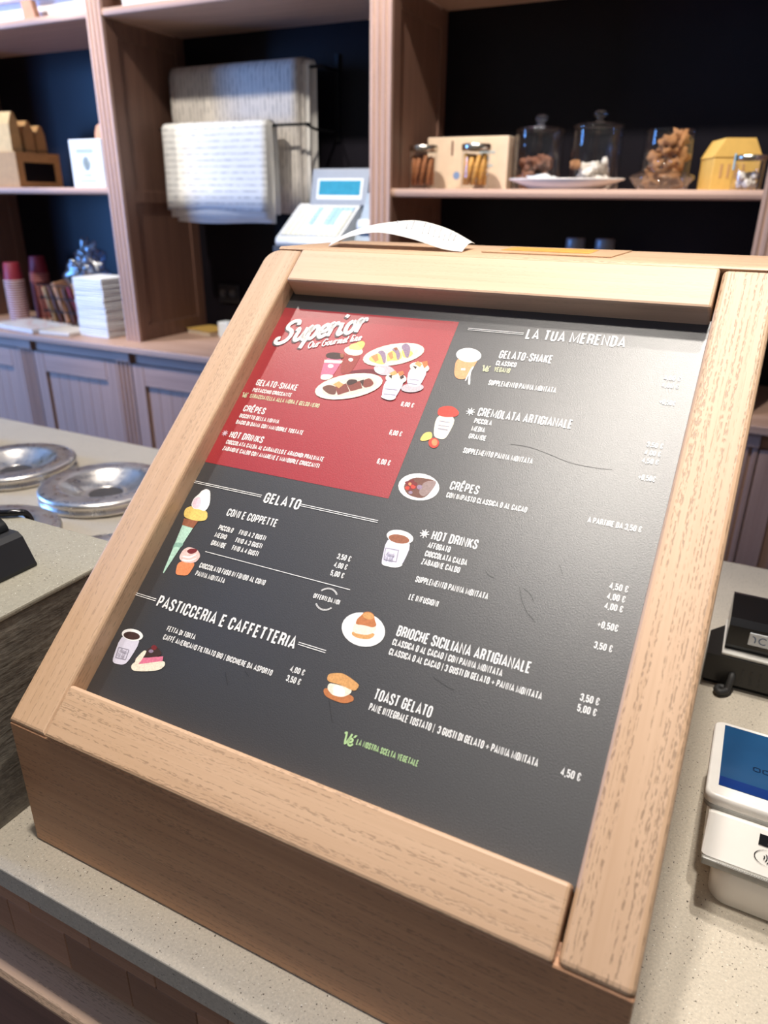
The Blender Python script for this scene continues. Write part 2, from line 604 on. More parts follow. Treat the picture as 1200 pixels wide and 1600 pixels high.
# --- the print on the board: coordinates are (across, up the slope) on the panel
PZ = -0.021
TEXTS = [
('GELATO-SHAKE',0.0558,0.3818,0.0507,0.0076,0),
('PISTACCHIO CROCCANTE',0.0559,0.3735,0.0479,0.0047,0),
('STRACCIATELLA ALLA MORA E GELSO NERO',0.0562,0.3657,0.0836,0.0050,2),
('CRÊPES',0.0564,0.3488,0.0267,0.0076,0),
('BISCOTTO DELLA NONNA',0.0560,0.3408,0.0483,0.0048,0),
('BACIO DI DAMA CON MANDORLE TOSTATE',0.0558,0.3330,0.0804,0.0048,0),
('HOT DRINKS',0.0560,0.3162,0.0409,0.0076,0),
('CIOCCOLATA CALDA AL CARAMELLO E ARACHIDI PRALINATE',0.0562,0.3085,0.1139,0.0049,0),
('ZABAIONE CALDO CON AMARENE E MANDORLE CROCCANTI',0.0561,0.3008,0.1126,0.0049,0),
('6,00 €',0.2236,0.3813,0.0130,0.0051,0),
('6,00 €',0.2238,0.3486,0.0126,0.0054,0),
('6,00 €',0.2236,0.3166,0.0132,0.0057,0),
('LA TUA MERENDA',0.3181,0.4737,0.0910,0.0122,0),
('GELATO-SHAKE',0.2998,0.4482,0.0502,0.0094,0),
('CLASSICO',0.2996,0.4398,0.0195,0.0056,0),
('VEGANO',0.2999,0.4325,0.0153,0.0056,2),
('SUPPLEMENTO PANNA MONTATA',0.2993,0.4168,0.0628,0.0061,0),
('4,00 €',0.4478,0.4438,0.0133,0.0045,0),
('4,00 €',0.4476,0.4359,0.0135,0.0045,0),
('+0,50€',0.4490,0.4186,0.0126,0.0047,0),
('CREMOLATA ARTIGIANALE',0.2997,0.3821,0.0852,0.0093,0),
('PICCOLA',0.2992,0.3740,0.0166,0.0055,0),
('MEDIA',0.2993,0.3657,0.0126,0.0054,0),
('GRANDE',0.2993,0.3575,0.0163,0.0054,0),
('SUPPLEMENTO PANNA MONTATA',0.2992,0.3420,0.0627,0.0058,0),
('3,50 €',0.4479,0.3755,0.0128,0.0047,0),
('4,00 €',0.4479,0.3677,0.0125,0.0047,0),
('4,50 €',0.4475,0.3599,0.0127,0.0049,0),
('+0,50€',0.4478,0.3440,0.0132,0.0050,0),
('CRÊPES',0.2991,0.3043,0.0262,0.0085,0),
('CON IMPASTO CLASSICA O AL CACAO',0.2989,0.2962,0.0711,0.0053,0),
('A PARTIRE DA 3,50 €',0.4191,0.2980,0.0411,0.0053,0),
('HOT DRINKS',0.2992,0.2550,0.0407,0.0087,0),
('AFFOGATO',0.2989,0.2471,0.0200,0.0055,0),
('CIOCCOLATA CALDA',0.2991,0.2392,0.0372,0.0054,0),
('ZABAIONE CALDO',0.2987,0.2316,0.0338,0.0053,0),
('SUPPLEMENTO PANNA MONTATA',0.2992,0.2155,0.0624,0.0055,0),
('LE INFUSIONI',0.2991,0.1995,0.0257,0.0053,0),
('4,50 €',0.4477,0.2472,0.0136,0.0053,0),
('4,00 €',0.4479,0.2388,0.0131,0.0053,0),
('4,00 €',0.4479,0.2309,0.0132,0.0052,0),
('+0,50€',0.4462,0.2155,0.0148,0.0055,0),
('3,50 €',0.4477,0.1995,0.0130,0.0052,0),
('BRIOCHE SICILIANA ARTIGIANALE',0.2997,0.1680,0.1091,0.0090,0),
('CLASSICA O AL CACAO | CON PANNA MONTATA',0.2993,0.1601,0.0907,0.0055,0),
('CLASSICA O AL CACAO | 3 GUSTI DI GELATO + PANNA MONTATA',0.2994,0.1520,0.1227,0.0054,0),
('TOAST GELATO',0.3003,0.1154,0.0480,0.0088,0),
('PANE INTEGRALE TOSTATO |  3 GUSTI DI GELATO + PANNA MONTATA',0.2998,0.1066,0.1321,0.0057,0),
('3,50 €',0.4476,0.1597,0.0132,0.0053,0),
('5,00 €',0.4476,0.1519,0.0131,0.0052,0),
('4,50 €',0.4477,0.1067,0.0133,0.0054,0),
('LA NOSTRA SCELTA VEGETALE',0.3001,0.0798,0.0507,0.0045,1),
('GELATO',0.1277,0.2554,0.0397,0.0105,0),
('CONI E COPPETTE',0.0963,0.2340,0.0566,0.0078,0),
('PICCOLO',0.0953,0.2186,0.0165,0.0051,0),
('FINO A 2 GUSTI',0.1188,0.2188,0.0295,0.0050,0),
('MEDIO',0.0951,0.2108,0.0133,0.0050,0),
('FINO A 3 GUSTI',0.1191,0.2107,0.0292,0.0050,0),
('GRANDE',0.0953,0.2023,0.0165,0.0052,0),
('FINO A 4 GUSTI',0.1192,0.2027,0.0290,0.0051,0),
('CIOCCOLATO FUSO IN FONDO AL CONO',0.0948,0.1788,0.0728,0.0050,0),
('PANNA MONTATA',0.0948,0.1706,0.0330,0.0050,0),
('3,50 €',0.2235,0.2188,0.0132,0.0051,0),
('4,00 €',0.2238,0.2109,0.0127,0.0050,0),
('5,00 €',0.2238,0.2029,0.0129,0.0050,0),
('OFFERTI DA NOI',0.2170,0.1798,0.0256,0.0043,0),
('PASTICCERIA E CAFFETTERIA',0.0703,0.1333,0.1493,0.0110,0),
('FETTA DI TORTA',0.0935,0.1156,0.0318,0.0047,0),
('CAFFÈ AMERICANO FILTRATO BIO | BICCHIERE DA ASPORTO',0.0940,0.1076,0.1157,0.0048,0),
('4,00 €',0.2236,0.1158,0.0135,0.0048,0),
('3,50 €',0.2237,0.1077,0.0132,0.0050,0),
]
PICTURES = {
 'milkshake cup with straw': [
  ('tan',[(259.2,444.4),(281.4,445.9),(279.9,435.6),(277.4,422.0),(272.9,419.5),(266.8,420.2),(262.8,425.7)]),
  ('white',[(277.8,435.5),(280.3,435.9),(278.6,428.8),(282.9,414.7),(280.7,414.4),(277.2,427.0),(277.8,418.3),(275.9,418.4)]),
  ('white',[(282.9,448.7),(283.1,446.5),(282.3,444.5),(280.8,442.7),(278.6,441.3),(275.8,440.4),(272.6,440.0),(269.3,440.1),(266.1,440.8),(263.1,442.0),(260.7,443.6),(258.9,445.5),(257.8,447.7),(257.7,449.8),(258.4,451.9),(260.0,453.7),(262.2,455.1),(265.1,456.1),(268.3,456.5),(271.6,456.3),(274.9,455.6),(277.8,454.3),(280.2,452.7),(282.0,450.8)]),
  ('pink',[(279.3,447.0),(279.4,445.5),(278.8,444.1),(277.6,442.8),(275.9,441.8),(273.7,441.0),(271.3,440.7),(268.7,440.7),(266.2,441.1),(263.9,441.9),(262.0,443.0),(260.6,444.3),(259.9,445.8),(259.8,447.3),(260.4,448.7),(261.6,450.0),(263.4,451.1),(265.6,451.8),(268.0,452.1),(270.6,452.1),(273.1,451.7),(275.4,450.9),(277.3,449.8),(278.6,448.4)]),
  ('white',[(268.2,432.1),(272.4,432.4),(272.9,430.2),(268.7,429.9)]),
 ],
 'granita cup with lemon and strawberry': [
  ('cream',[(261.7,378.5),(282.1,378.2),(279.8,354.3),(275.4,352.1),(266.4,353.7)]),
  ('red',[(262.8,376.9),(261.2,384.8),(266.9,388.1),(275.2,388.8),(283.1,383.1),(281.4,378.1),(271.6,375.9)]),
  ('grey',[(266.8,371.5),(277.3,371.5),(277.4,370.6),(266.9,370.6)]),
  ('grey',[(267.6,366.9),(278.1,366.9),(278.2,366.0),(267.7,366.0)]),
  ('grey',[(268.3,363.5),(278.0,363.4),(278.2,362.2),(268.4,362.3)]),
  ('yellow',[(255.3,347.1),(256.8,356.2),(263.8,358.9),(266.8,352.0),(262.3,348.3)]),
  ('red',[(274.7,348.2),(274.9,346.8),(274.9,345.5),(274.5,344.3),(273.8,343.3),(272.8,342.6),(271.6,342.2),(270.2,342.1),(268.9,342.4),(267.6,343.1),(266.4,344.0),(265.5,345.1),(264.8,346.5),(264.5,347.8),(264.5,349.2),(265.0,350.4),(265.7,351.4),(266.7,352.1),(267.9,352.5),(269.3,352.6),(270.6,352.3),(271.9,351.6),(273.1,350.7),(274.0,349.5)]),
  ('orange',[(273.0,348.5),(273.2,347.6),(273.2,346.7),(273.1,345.8),(272.7,345.2),(272.2,344.7),(271.5,344.5),(270.8,344.5),(270.0,344.7),(269.3,345.2),(268.6,345.8),(268.0,346.6),(267.6,347.5),(267.3,348.5),(267.3,349.4),(267.5,350.2),(267.9,350.9),(268.4,351.3),(269.0,351.6),(269.8,351.6),(270.6,351.3),(271.3,350.9),(272.0,350.2),(272.6,349.4)]),
 ],
 'plate of crepes with berries': [
  ('white',[(290.4,303.5),(290.7,300.0),(289.7,296.6),(287.6,293.6),(284.3,291.0),(280.2,289.1),(275.5,288.1),(270.6,287.9),(265.7,288.6),(261.1,290.1),(257.2,292.5),(254.4,295.4),(252.6,298.8),(252.2,302.3),(253.2,305.8),(255.4,308.9),(258.7,311.5),(263.0,313.4),(267.8,314.5),(272.9,314.6),(277.8,313.8),(282.3,312.1),(286.1,309.7),(288.8,306.8)]),
  ('brown',[(256.4,299.7),(263.0,310.2),(285.1,311.0),(285.8,303.7),(280.5,290.2),(264.3,291.1)]),
  ('dust',[(274.3,307.4),(285.9,310.8),(285.6,302.9),(280.0,291.7),(272.9,295.6)]),
  ('darkred',[(257.1,303.5),(264.4,307.7),(270.4,299.8),(264.7,295.0)]),
  ('red',[(268.7,300.8),(268.9,300.3),(268.8,299.7),(268.6,299.2),(268.3,298.8),(267.9,298.5),(267.3,298.3),(266.8,298.3),(266.2,298.4),(265.6,298.6),(265.1,299.0),(264.7,299.4),(264.4,299.9),(264.3,300.5),(264.3,301.0),(264.5,301.5),(264.8,301.9),(265.3,302.2),(265.8,302.4),(266.4,302.5),(267.0,302.4),(267.6,302.1),(268.1,301.8),(268.5,301.3)]),
  ('red',[(263.7,298.4),(263.8,297.9),(263.8,297.5),(263.6,297.0),(263.3,296.7),(262.9,296.4),(262.4,296.2),(261.9,296.2),(261.4,296.3),(260.9,296.5),(260.4,296.8),(260.1,297.2),(259.8,297.6),(259.7,298.1),(259.7,298.6),(259.9,299.0),(260.2,299.4),(260.6,299.7),(261.1,299.8),(261.6,299.9),(262.1,299.8),(262.7,299.6),(263.1,299.3),(263.4,298.9)]),
  ('purple',[(274.9,301.5),(275.0,300.9),(275.0,300.3),(274.8,299.7),(274.4,299.3),(273.9,298.9),(273.4,298.7),(272.7,298.7),(272.1,298.8),(271.4,299.1),(270.9,299.5),(270.4,300.0),(270.1,300.5),(270.0,301.2),(270.0,301.8),(270.2,302.3),(270.6,302.8),(271.1,303.1),(271.7,303.3),(272.3,303.4),(273.0,303.3),(273.6,303.0),(274.2,302.6),(274.6,302.1)]),
  ('darkred',[(269.5,303.7),(269.6,303.2),(269.6,302.8),(269.4,302.3),(269.1,302.0),(268.7,301.7),(268.2,301.5),(267.7,301.5),(267.2,301.6),(266.7,301.8),(266.2,302.1),(265.9,302.5),(265.6,302.9),(265.5,303.4),(265.6,303.9),(265.7,304.3),(266.0,304.7),(266.4,305.0),(266.9,305.1),(267.4,305.2),(268.0,305.1),(268.5,304.9),(268.9,304.6),(269.3,304.2)]),
  ('purple',[(268.2,294.7),(268.2,294.2),(268.2,293.8),(268.0,293.5),(267.7,293.1),(267.3,292.9),(266.8,292.7),(266.3,292.7),(265.8,292.7),(265.3,292.9),(264.9,293.2),(264.5,293.5),(264.3,293.9),(264.3,294.3),(264.3,294.7),(264.5,295.1),(264.8,295.4),(265.2,295.6),(265.7,295.8),(266.2,295.8),(266.7,295.8),(267.2,295.6),(267.6,295.4),(268.0,295.0)]),
  ('orange',[(264.2,302.7),(264.3,302.2),(264.3,301.8),(264.2,301.5),(264.0,301.2),(263.7,300.9),(263.3,300.8),(262.9,300.8),(262.5,300.9),(262.1,301.1),(261.8,301.3),(261.5,301.7),(261.3,302.1),(261.2,302.5),(261.2,302.9),(261.3,303.3),(261.5,303.6),(261.8,303.8),(262.2,303.9),(262.6,303.9),(263.0,303.8),(263.4,303.7),(263.7,303.4),(264.0,303.0)]),
 ],
 'takeaway cup of hot chocolate': [
  ('lilac',[(260.6,249.7),(284.7,250.4),(283.7,226.9),(278.3,223.1),(266.4,222.9),(264.5,225.3)]),
  ('white',[(284.5,251.5),(284.4,249.8),(283.4,248.3),(281.7,247.0),(279.4,245.9),(276.5,245.2),(273.4,244.9),(270.1,245.0),(267.0,245.5),(264.3,246.4),(262.0,247.7),(260.5,249.2),(259.7,250.8),(259.9,252.4),(260.8,254.0),(262.6,255.4),(265.0,256.5),(267.9,257.2),(271.1,257.5),(274.4,257.3),(277.5,256.8),(280.2,255.8),(282.4,254.6),(283.9,253.1)]),
  ('cocoa',[(281.6,249.6),(281.5,248.6),(280.8,247.6),(279.4,246.7),(277.5,245.9),(275.3,245.4),(272.8,245.2),(270.3,245.2),(267.9,245.5),(265.8,246.0),(264.1,246.8),(262.9,247.7),(262.3,248.7),(262.4,249.8),(263.2,250.8),(264.6,251.7),(266.5,252.5),(268.8,253.0),(271.2,253.2),(273.8,253.2),(276.2,252.9),(278.3,252.3),(280.0,251.6),(281.1,250.6)]),
  ('white',[(265.0,225.4),(283.0,228.6),(283.6,226.0),(278.3,223.1),(266.5,222.7)]),
  ('grey',[(263.4,238.9),(275.7,239.4),(275.8,238.7),(263.5,238.2)]),
  ('grey',[(265.7,228.3),(277.4,228.9),(277.5,228.2),(265.7,227.7)]),
  ('grey',[(263.1,238.5),(263.8,238.5),(266.2,228.0),(265.5,228.1)]),
  ('grey',[(275.1,239.3),(275.8,239.2),(277.6,228.4),(276.9,228.5)]),
 ],
 'cream filled brioche on a plate': [
  ('white',[(290.8,166.2),(290.6,162.6),(289.1,159.3),(286.4,156.3),(282.8,154.0),(278.4,152.5),(273.5,151.8),(268.5,152.0),(263.6,153.2),(259.2,155.2),(255.7,158.0),(253.2,161.3),(252.0,164.9),(252.1,168.5),(253.6,172.0),(256.3,175.0),(260.1,177.4),(264.7,178.9),(269.7,179.5),(274.9,179.2),(279.7,177.9),(284.0,175.8),(287.4,173.0),(289.7,169.7)]),
  ('bun',[(262.7,161.9),(282.8,165.7),(282.1,161.5),(278.0,158.6),(269.1,157.4),(263.5,158.8)]),
  ('cream',[(262.0,163.6),(262.7,169.9),(280.2,172.4),(282.6,167.4),(277.7,162.1),(265.4,160.5)]),
  ('toast',[(263.1,167.7),(262.9,172.9),(265.6,176.8),(266.4,179.6),(270.7,181.4),(275.7,180.0),(278.1,175.6),(281.6,171.6),(278.5,169.0),(271.3,169.3)]),
  ('bun',[(276.5,177.8),(276.4,177.1),(276.0,176.4),(275.4,175.7),(274.4,175.3),(273.3,174.9),(272.0,174.7),(270.7,174.7),(269.4,175.0),(268.3,175.3),(267.4,175.9),(266.8,176.5),(266.5,177.2),(266.6,177.9),(267.0,178.6),(267.6,179.3),(268.6,179.8),(269.8,180.1),(271.0,180.3),(272.3,180.3),(273.6,180.0),(274.7,179.7),(275.6,179.1),(276.2,178.5)]),
 ],
 'toasted bread with ice cream': [
  ('toast',[(258.0,109.9),(259.7,112.9),(283.8,113.5),(286.3,109.7),(278.7,104.9),(262.2,105.6)]),
  ('cream',[(260.1,114.7),(261.8,117.4),(280.8,118.0),(281.6,114.3),(276.3,109.5),(267.5,108.5),(261.6,111.4)]),
  ('white',[(264.8,117.0),(274.4,117.3),(277.7,111.6),(273.1,109.0),(267.2,109.3)]),
  ('bun',[(257.4,119.7),(257.3,123.3),(262.8,125.8),(269.8,127.5),(285.1,123.1),(285.6,120.7),(283.9,116.4),(270.3,118.2),(259.4,117.5)]),
 ],
 'ice cream cone': [
  ('mint',[(54.9,214.5),(68.2,214.8),(61.4,164.5),(60.2,165.1)]),
  ('mintd',[(56.5,196.3),(67.1,197.7),(65.5,191.7),(59.9,192.7),(57.2,188.7)]),
  ('cocoa',[(52.9,221.5),(69.9,222.0),(68.3,214.1),(54.6,214.5)]),
  ('yellow',[(50.0,225.7),(48.8,231.7),(54.2,235.9),(74.1,234.4),(78.2,227.9),(76.8,224.0),(68.6,221.7),(53.6,222.1)]),
  ('white',[(52.9,236.8),(52.3,243.7),(55.9,249.7),(56.6,253.1),(60.9,256.4),(66.7,255.2),(73.6,241.2),(72.3,233.0),(63.7,234.0),(57.6,233.1)]),
  ('pink',[(53.4,237.4),(53.0,243.9),(58.3,246.9),(63.2,241.3),(63.9,234.5),(58.0,233.7)]),
 ],
 'paper cup of whipped ice cream': [
  ('orange',[(70.0,179.6),(89.6,183.3),(88.4,171.6),(86.5,168.2),(76.4,166.5),(73.4,167.9)]),
  ('pinkcream',[(68.8,182.6),(69.0,190.8),(73.4,195.4),(84.6,194.9),(91.3,189.5),(89.1,181.7),(75.7,179.3)]),
  ('darkred',[(73.4,191.0),(76.9,194.4),(84.3,195.1),(84.6,192.3),(80.7,189.2),(77.1,189.0)]),
  ('white',[(72.0,185.6),(79.8,186.3),(85.8,191.0),(86.3,190.1),(80.9,184.4),(72.4,184.1)]),
  ('white',[(73.1,182.1),(81.8,182.9),(87.9,187.2),(88.1,186.0),(82.6,181.4),(73.9,180.6)]),
 ],
 'coffee cup and slice of berry cake': [
  ('lilac',[(50.0,101.2),(73.6,103.2),(71.2,79.6),(67.5,75.7),(57.4,74.4),(54.0,77.1)]),
  ('white',[(73.3,104.4),(73.4,103.0),(72.7,101.6),(71.3,100.3),(69.3,99.2),(66.7,98.3),(63.8,97.7),(60.7,97.5),(57.6,97.6),(54.9,98.0),(52.6,98.8),(50.9,99.9),(49.9,101.2),(49.8,102.5),(50.4,103.9),(51.9,105.3),(54.0,106.4),(56.6,107.3),(59.6,107.9),(62.7,108.1),(65.7,108.0),(68.4,107.5),(70.7,106.7),(72.3,105.6)]),
  ('coffee',[(70.4,103.2),(70.5,102.3),(69.9,101.4),(68.8,100.5),(67.2,99.7),(65.2,99.0),(62.9,98.5),(60.5,98.3),(58.2,98.3),(56.1,98.5),(54.4,99.0),(53.1,99.7),(52.4,100.5),(52.3,101.4),(52.9,102.4),(54.0,103.3),(55.6,104.1),(57.7,104.8),(60.0,105.2),(62.4,105.5),(64.7,105.5),(66.8,105.2),(68.5,104.7),(69.7,104.1)]),
  ('grey',[(54.4,89.1),(66.1,89.9),(66.1,89.1),(54.4,88.3)]),
  ('grey',[(56.4,79.9),(67.7,81.1),(67.7,80.2),(56.4,79.1)]),
  ('grey',[(53.9,88.6),(54.9,88.7),(57.1,79.7),(56.1,79.6)]),
  ('grey',[(65.6,89.6),(66.6,89.7),(68.1,80.8),(67.1,80.7)]),
  ('cream',[(75.5,77.6),(79.0,83.1),(105.9,91.3),(109.6,87.5),(105.2,81.2),(80.7,73.4)]),
  ('hotpink',[(76.8,84.5),(103.2,94.1),(104.6,90.1),(83.1,81.0)]),
  ('coffee',[(82.9,92.0),(86.2,98.1),(90.9,100.9),(103.4,94.6),(82.9,86.3)]),
  ('cream',[(76.7,83.0),(80.9,93.5),(85.0,93.9),(83.5,82.8),(81.4,79.3)]),
  ('darkred',[(92.8,99.4),(93.0,98.8),(93.0,98.3),(92.8,97.8),(92.4,97.3),(91.8,96.9),(91.2,96.6),(90.4,96.5),(89.6,96.5),(88.8,96.6),(88.2,96.9),(87.6,97.3),(87.2,97.8),(87.0,98.3),(87.0,98.9),(87.2,99.4),(87.6,99.9),(88.1,100.2),(88.8,100.5),(89.6,100.6),(90.4,100.6),(91.1,100.5),(91.8,100.2),(92.4,99.8)]),
  ('purple',[(91.2,95.4),(91.3,95.0),(91.3,94.6),(91.1,94.2),(90.7,93.9),(90.2,93.5),(89.6,93.3),(89.0,93.2),(88.4,93.2),(87.7,93.3),(87.2,93.4),(86.7,93.7),(86.4,94.1),(86.3,94.4),(86.3,94.8),(86.5,95.2),(86.9,95.6),(87.4,95.9),(87.9,96.1),(88.6,96.3),(89.2,96.3),(89.9,96.2),(90.4,96.0),(90.9,95.7)]),
 ],
 'shakes and crepes served on plates': [
  ('plum',[(144.9,410.3),(178.8,420.9),(191.2,413.3),(175.5,411.2),(158.5,411.5)]),
  ('brownred',[(140.0,435.0),(159.6,436.0),(158.9,422.3),(156.6,410.2),(145.0,408.6)]),
  ('cream',[(159.9,438.6),(160.0,437.1),(159.4,435.7),(158.1,434.5),(156.2,433.6),(153.7,433.0),(151.0,432.8),(148.2,433.0),(145.4,433.5),(142.8,434.4),(140.7,435.6),(139.2,437.0),(138.3,438.5),(138.2,440.1),(138.8,441.5),(140.2,442.7),(142.1,443.6),(144.6,444.2),(147.3,444.4),(150.2,444.2),(153.0,443.7),(155.5,442.7),(157.6,441.5),(159.1,440.1)]),
  ('lime',[(141.5,444.9),(145.7,448.2),(154.5,450.9),(158.6,450.0),(158.1,440.6),(149.3,439.6),(143.7,441.0)]),
  ('yellow',[(147.2,449.1),(153.8,452.6),(157.8,450.3),(157.9,442.7),(153.3,444.9)]),
  ('lime',[(147.6,442.8),(147.7,442.2),(147.7,441.6),(147.5,441.1),(147.1,440.6),(146.6,440.3),(145.9,440.1),(145.2,440.1),(144.5,440.3),(143.8,440.6),(143.2,441.1),(142.7,441.6),(142.3,442.2),(142.2,442.8),(142.2,443.4),(142.4,444.0),(142.8,444.4),(143.3,444.7),(143.9,444.9),(144.7,444.9),(145.4,444.7),(146.1,444.4),(146.7,444.0),(147.2,443.4)]),
  ('white',[(153.2,427.7),(153.4,427.2),(153.3,426.6),(153.1,426.1),(152.7,425.7),(152.1,425.5),(151.5,425.3),(150.8,425.3),(150.1,425.4),(149.4,425.7),(148.8,426.0),(148.4,426.5),(148.1,427.0),(147.9,427.6),(148.0,428.1),(148.2,428.6),(148.6,429.0),(149.1,429.3),(149.8,429.4),(150.5,429.5),(151.2,429.3),(151.9,429.1),(152.4,428.7),(152.9,428.2)]),
  ('pinkcup',[(121.0,427.8),(142.5,429.1),(139.1,403.5),(134.7,399.5),(127.8,398.9),(125.5,402.3)]),
  ('cream',[(121.5,423.7),(142.4,424.9),(142.2,421.5),(122.3,420.0)]),
  ('cream',[(125.7,405.7),(139.7,406.5),(139.4,402.9),(134.8,399.3),(127.3,399.1)]),
  ('coffee',[(141.6,430.2),(141.7,429.1),(141.0,428.0),(139.7,427.0),(137.8,426.2),(135.4,425.7),(132.8,425.4),(130.0,425.4),(127.3,425.7),(124.9,426.3),(122.9,427.1),(121.4,428.1),(120.6,429.2),(120.6,430.4),(121.2,431.5),(122.6,432.5),(124.5,433.3),(126.9,433.8),(129.6,434.1),(132.4,434.1),(135.0,433.8),(137.5,433.2),(139.4,432.3),(140.9,431.3)]),
  ('white',[(134.9,417.1),(135.0,416.5),(135.0,415.9),(134.7,415.4),(134.2,414.9),(133.6,414.6),(132.8,414.4),(132.0,414.4),(131.1,414.5),(130.3,414.8),(129.6,415.2),(129.1,415.7),(128.7,416.3),(128.5,416.9),(128.6,417.5),(128.9,418.1),(129.4,418.5),(130.0,418.9),(130.8,419.1),(131.6,419.1),(132.4,418.9),(133.2,418.7),(133.9,418.2),(134.5,417.7)]),
  ('cocoa',[(135.8,433.1),(140.6,433.7),(141.9,429.0),(138.3,428.6)]),
  ('silver',[(180.0,423.7),(194.6,425.7),(205.3,419.2),(200.1,414.5),(189.1,412.8),(179.5,419.0)]),
  ('white',[(191.8,419.3),(192.0,418.4),(191.8,417.5),(191.3,416.6),(190.5,415.9),(189.4,415.4),(188.2,415.1),(186.8,415.1),(185.4,415.3),(184.2,415.7),(183.1,416.3),(182.2,417.1),(181.7,418.0),(181.5,418.9),(181.7,419.8),(182.2,420.7),(183.0,421.4),(184.1,421.9),(185.4,422.2),(186.7,422.2),(188.1,422.0),(189.4,421.6),(190.4,421.0),(191.3,420.2)]),
  ('cream',[(223.8,449.6),(224.5,446.2),(223.1,442.2),(219.8,438.1),(214.7,434.0),(208.3,430.3),(200.9,427.2),(193.1,424.9),(185.2,423.5),(177.9,423.2),(171.7,424.0),(167.0,425.8),(164.2,428.6),(163.4,432.1),(164.7,436.2),(168.1,440.4),(173.4,444.6),(180.0,448.4),(187.6,451.5),(195.7,453.8),(203.5,455.1),(210.7,455.3),(216.7,454.3),(221.2,452.4)]),
  ('dustw',[(218.3,447.1),(218.7,444.7),(217.4,441.8),(214.5,438.8),(210.4,435.7),(205.1,432.8),(199.1,430.4),(192.8,428.4),(186.5,427.2),(180.8,426.8),(176.0,427.1),(172.4,428.3),(170.3,430.2),(169.9,432.7),(171.2,435.6),(174.1,438.7),(178.4,441.8),(183.8,444.7),(189.9,447.2),(196.3,449.1),(202.6,450.3),(208.2,450.6),(212.9,450.2),(216.4,449.0)]),
  ('yellow',[(168.9,431.1),(174.7,437.2),(178.7,439.1),(190.3,427.7),(186.5,425.3),(173.7,427.6)]),
  ('yellow',[(186.5,440.7),(196.9,447.4),(205.5,437.0),(200.8,432.4),(194.5,432.0),(190.4,429.1)]),
  ('yellow',[(199.6,446.4),(210.7,446.3),(214.9,442.9),(212.1,437.9),(205.7,436.4)]),
  ('orange',[(171.1,434.0),(176.7,438.1),(181.1,430.6),(178.5,427.6)]),
  ('orange',[(187.5,439.5),(191.6,442.7),(195.7,435.1),(193.6,432.8)]),
  ('purple',[(175.9,440.1),(180.1,443.3),(185.8,439.3),(190.1,427.7),(187.6,427.1),(181.5,436.7)]),
  ('purple',[(189.5,445.1),(194.7,448.5),(202.1,439.9),(202.4,433.6),(200.0,433.7),(196.3,441.2)]),
  ('purple',[(198.2,450.2),(202.2,455.1),(209.3,450.2),(211.7,437.4),(208.2,437.4),(203.2,444.8)]),
  ('cocoa',[(191.3,446.7),(194.2,448.4),(196.8,446.0),(194.8,443.7)]),
  ('cream',[(194.8,407.1),(195.6,403.3),(194.2,398.9),(190.6,394.3),(185.1,389.8),(178.1,385.6),(169.9,382.0),(161.1,379.3),(152.3,377.6),(144.2,377.1),(137.1,377.9),(131.7,379.8),(128.4,382.9),(127.4,386.8),(128.8,391.3),(132.4,396.0),(138.2,400.7),(145.5,405.1),(154.0,408.7),(163.0,411.3),(171.8,412.8),(179.9,413.2),(186.7,412.2),(191.8,410.2)]),
  ('dustw',[(189.8,404.4),(190.3,401.6),(188.9,398.4),(185.9,394.9),(181.3,391.4),(175.4,388.1),(168.7,385.2),(161.6,383.0),(154.5,381.5),(148.0,380.9),(142.5,381.3),(138.3,382.6),(135.8,384.7),(135.2,387.5),(136.6,390.8),(139.7,394.4),(144.5,398.0),(150.5,401.4),(157.4,404.3),(164.6,406.5),(171.7,407.9),(178.1,408.3),(183.5,407.9),(187.5,406.6)]),
  ('brown',[(132.6,389.2),(138.9,394.1),(149.3,392.9),(152.4,382.9),(143.8,382.9)]),
  ('choco',[(147.5,392.7),(158.0,398.1),(165.3,389.4),(154.6,383.2)]),
  ('choco',[(159.1,397.0),(171.5,403.4),(177.3,395.0),(166.4,389.5)]),
  ('choco',[(173.8,403.7),(180.1,408.5),(187.6,402.4),(185.5,398.2),(178.4,395.2)]),
  ('bun',[(144.1,394.8),(148.9,399.5),(155.7,396.5),(152.4,391.4)]),
  ('coffee',[(157.4,398.1),(158.8,403.5),(167.6,404.1),(169.4,401.1),(162.5,396.1)]),
  ('coffee',[(170.9,403.3),(175.0,405.2),(177.1,396.9)]),
  ('silver',[(239.1,405.3),(239.3,403.9),(238.7,402.5),(237.4,401.1),(235.5,399.8),(233.1,398.7),(230.4,397.8),(227.5,397.3),(224.6,397.2),(222.0,397.5),(219.8,398.1),(218.2,399.1),(217.2,400.3),(217.0,401.7),(217.6,403.1),(218.9,404.6),(220.8,405.9),(223.3,407.0),(226.0,407.8),(229.0,408.3),(231.8,408.4),(234.4,408.1),(236.6,407.5),(238.2,406.5)]),
  ('lilac',[(216.5,426.6),(236.8,426.7),(235.4,406.6),(230.5,403.4),(220.6,405.8)]),
  ('cream',[(237.2,427.0),(237.2,425.4),(236.5,424.0),(235.1,422.9),(233.2,422.0),(230.9,421.4),(228.2,421.3),(225.5,421.6),(222.9,422.2),(220.5,423.2),(218.5,424.5),(217.1,426.0),(216.4,427.6),(216.3,429.1),(217.0,430.5),(218.4,431.7),(220.4,432.6),(222.8,433.2),(225.4,433.3),(228.2,433.0),(230.8,432.3),(233.2,431.3),(235.1,430.0),(236.5,428.5)]),
  ('bun',[(220.6,430.4),(222.5,434.5),(228.2,431.4),(227.4,427.3)]),
  ('toast',[(226.7,433.8),(232.2,435.8),(234.5,430.9),(232.1,426.7)]),
  ('coffee',[(219.1,428.2),(223.9,427.5),(224.0,424.3)]),
  ('grey',[(221.6,412.3),(231.6,412.5),(231.7,411.7),(221.6,411.6)]),
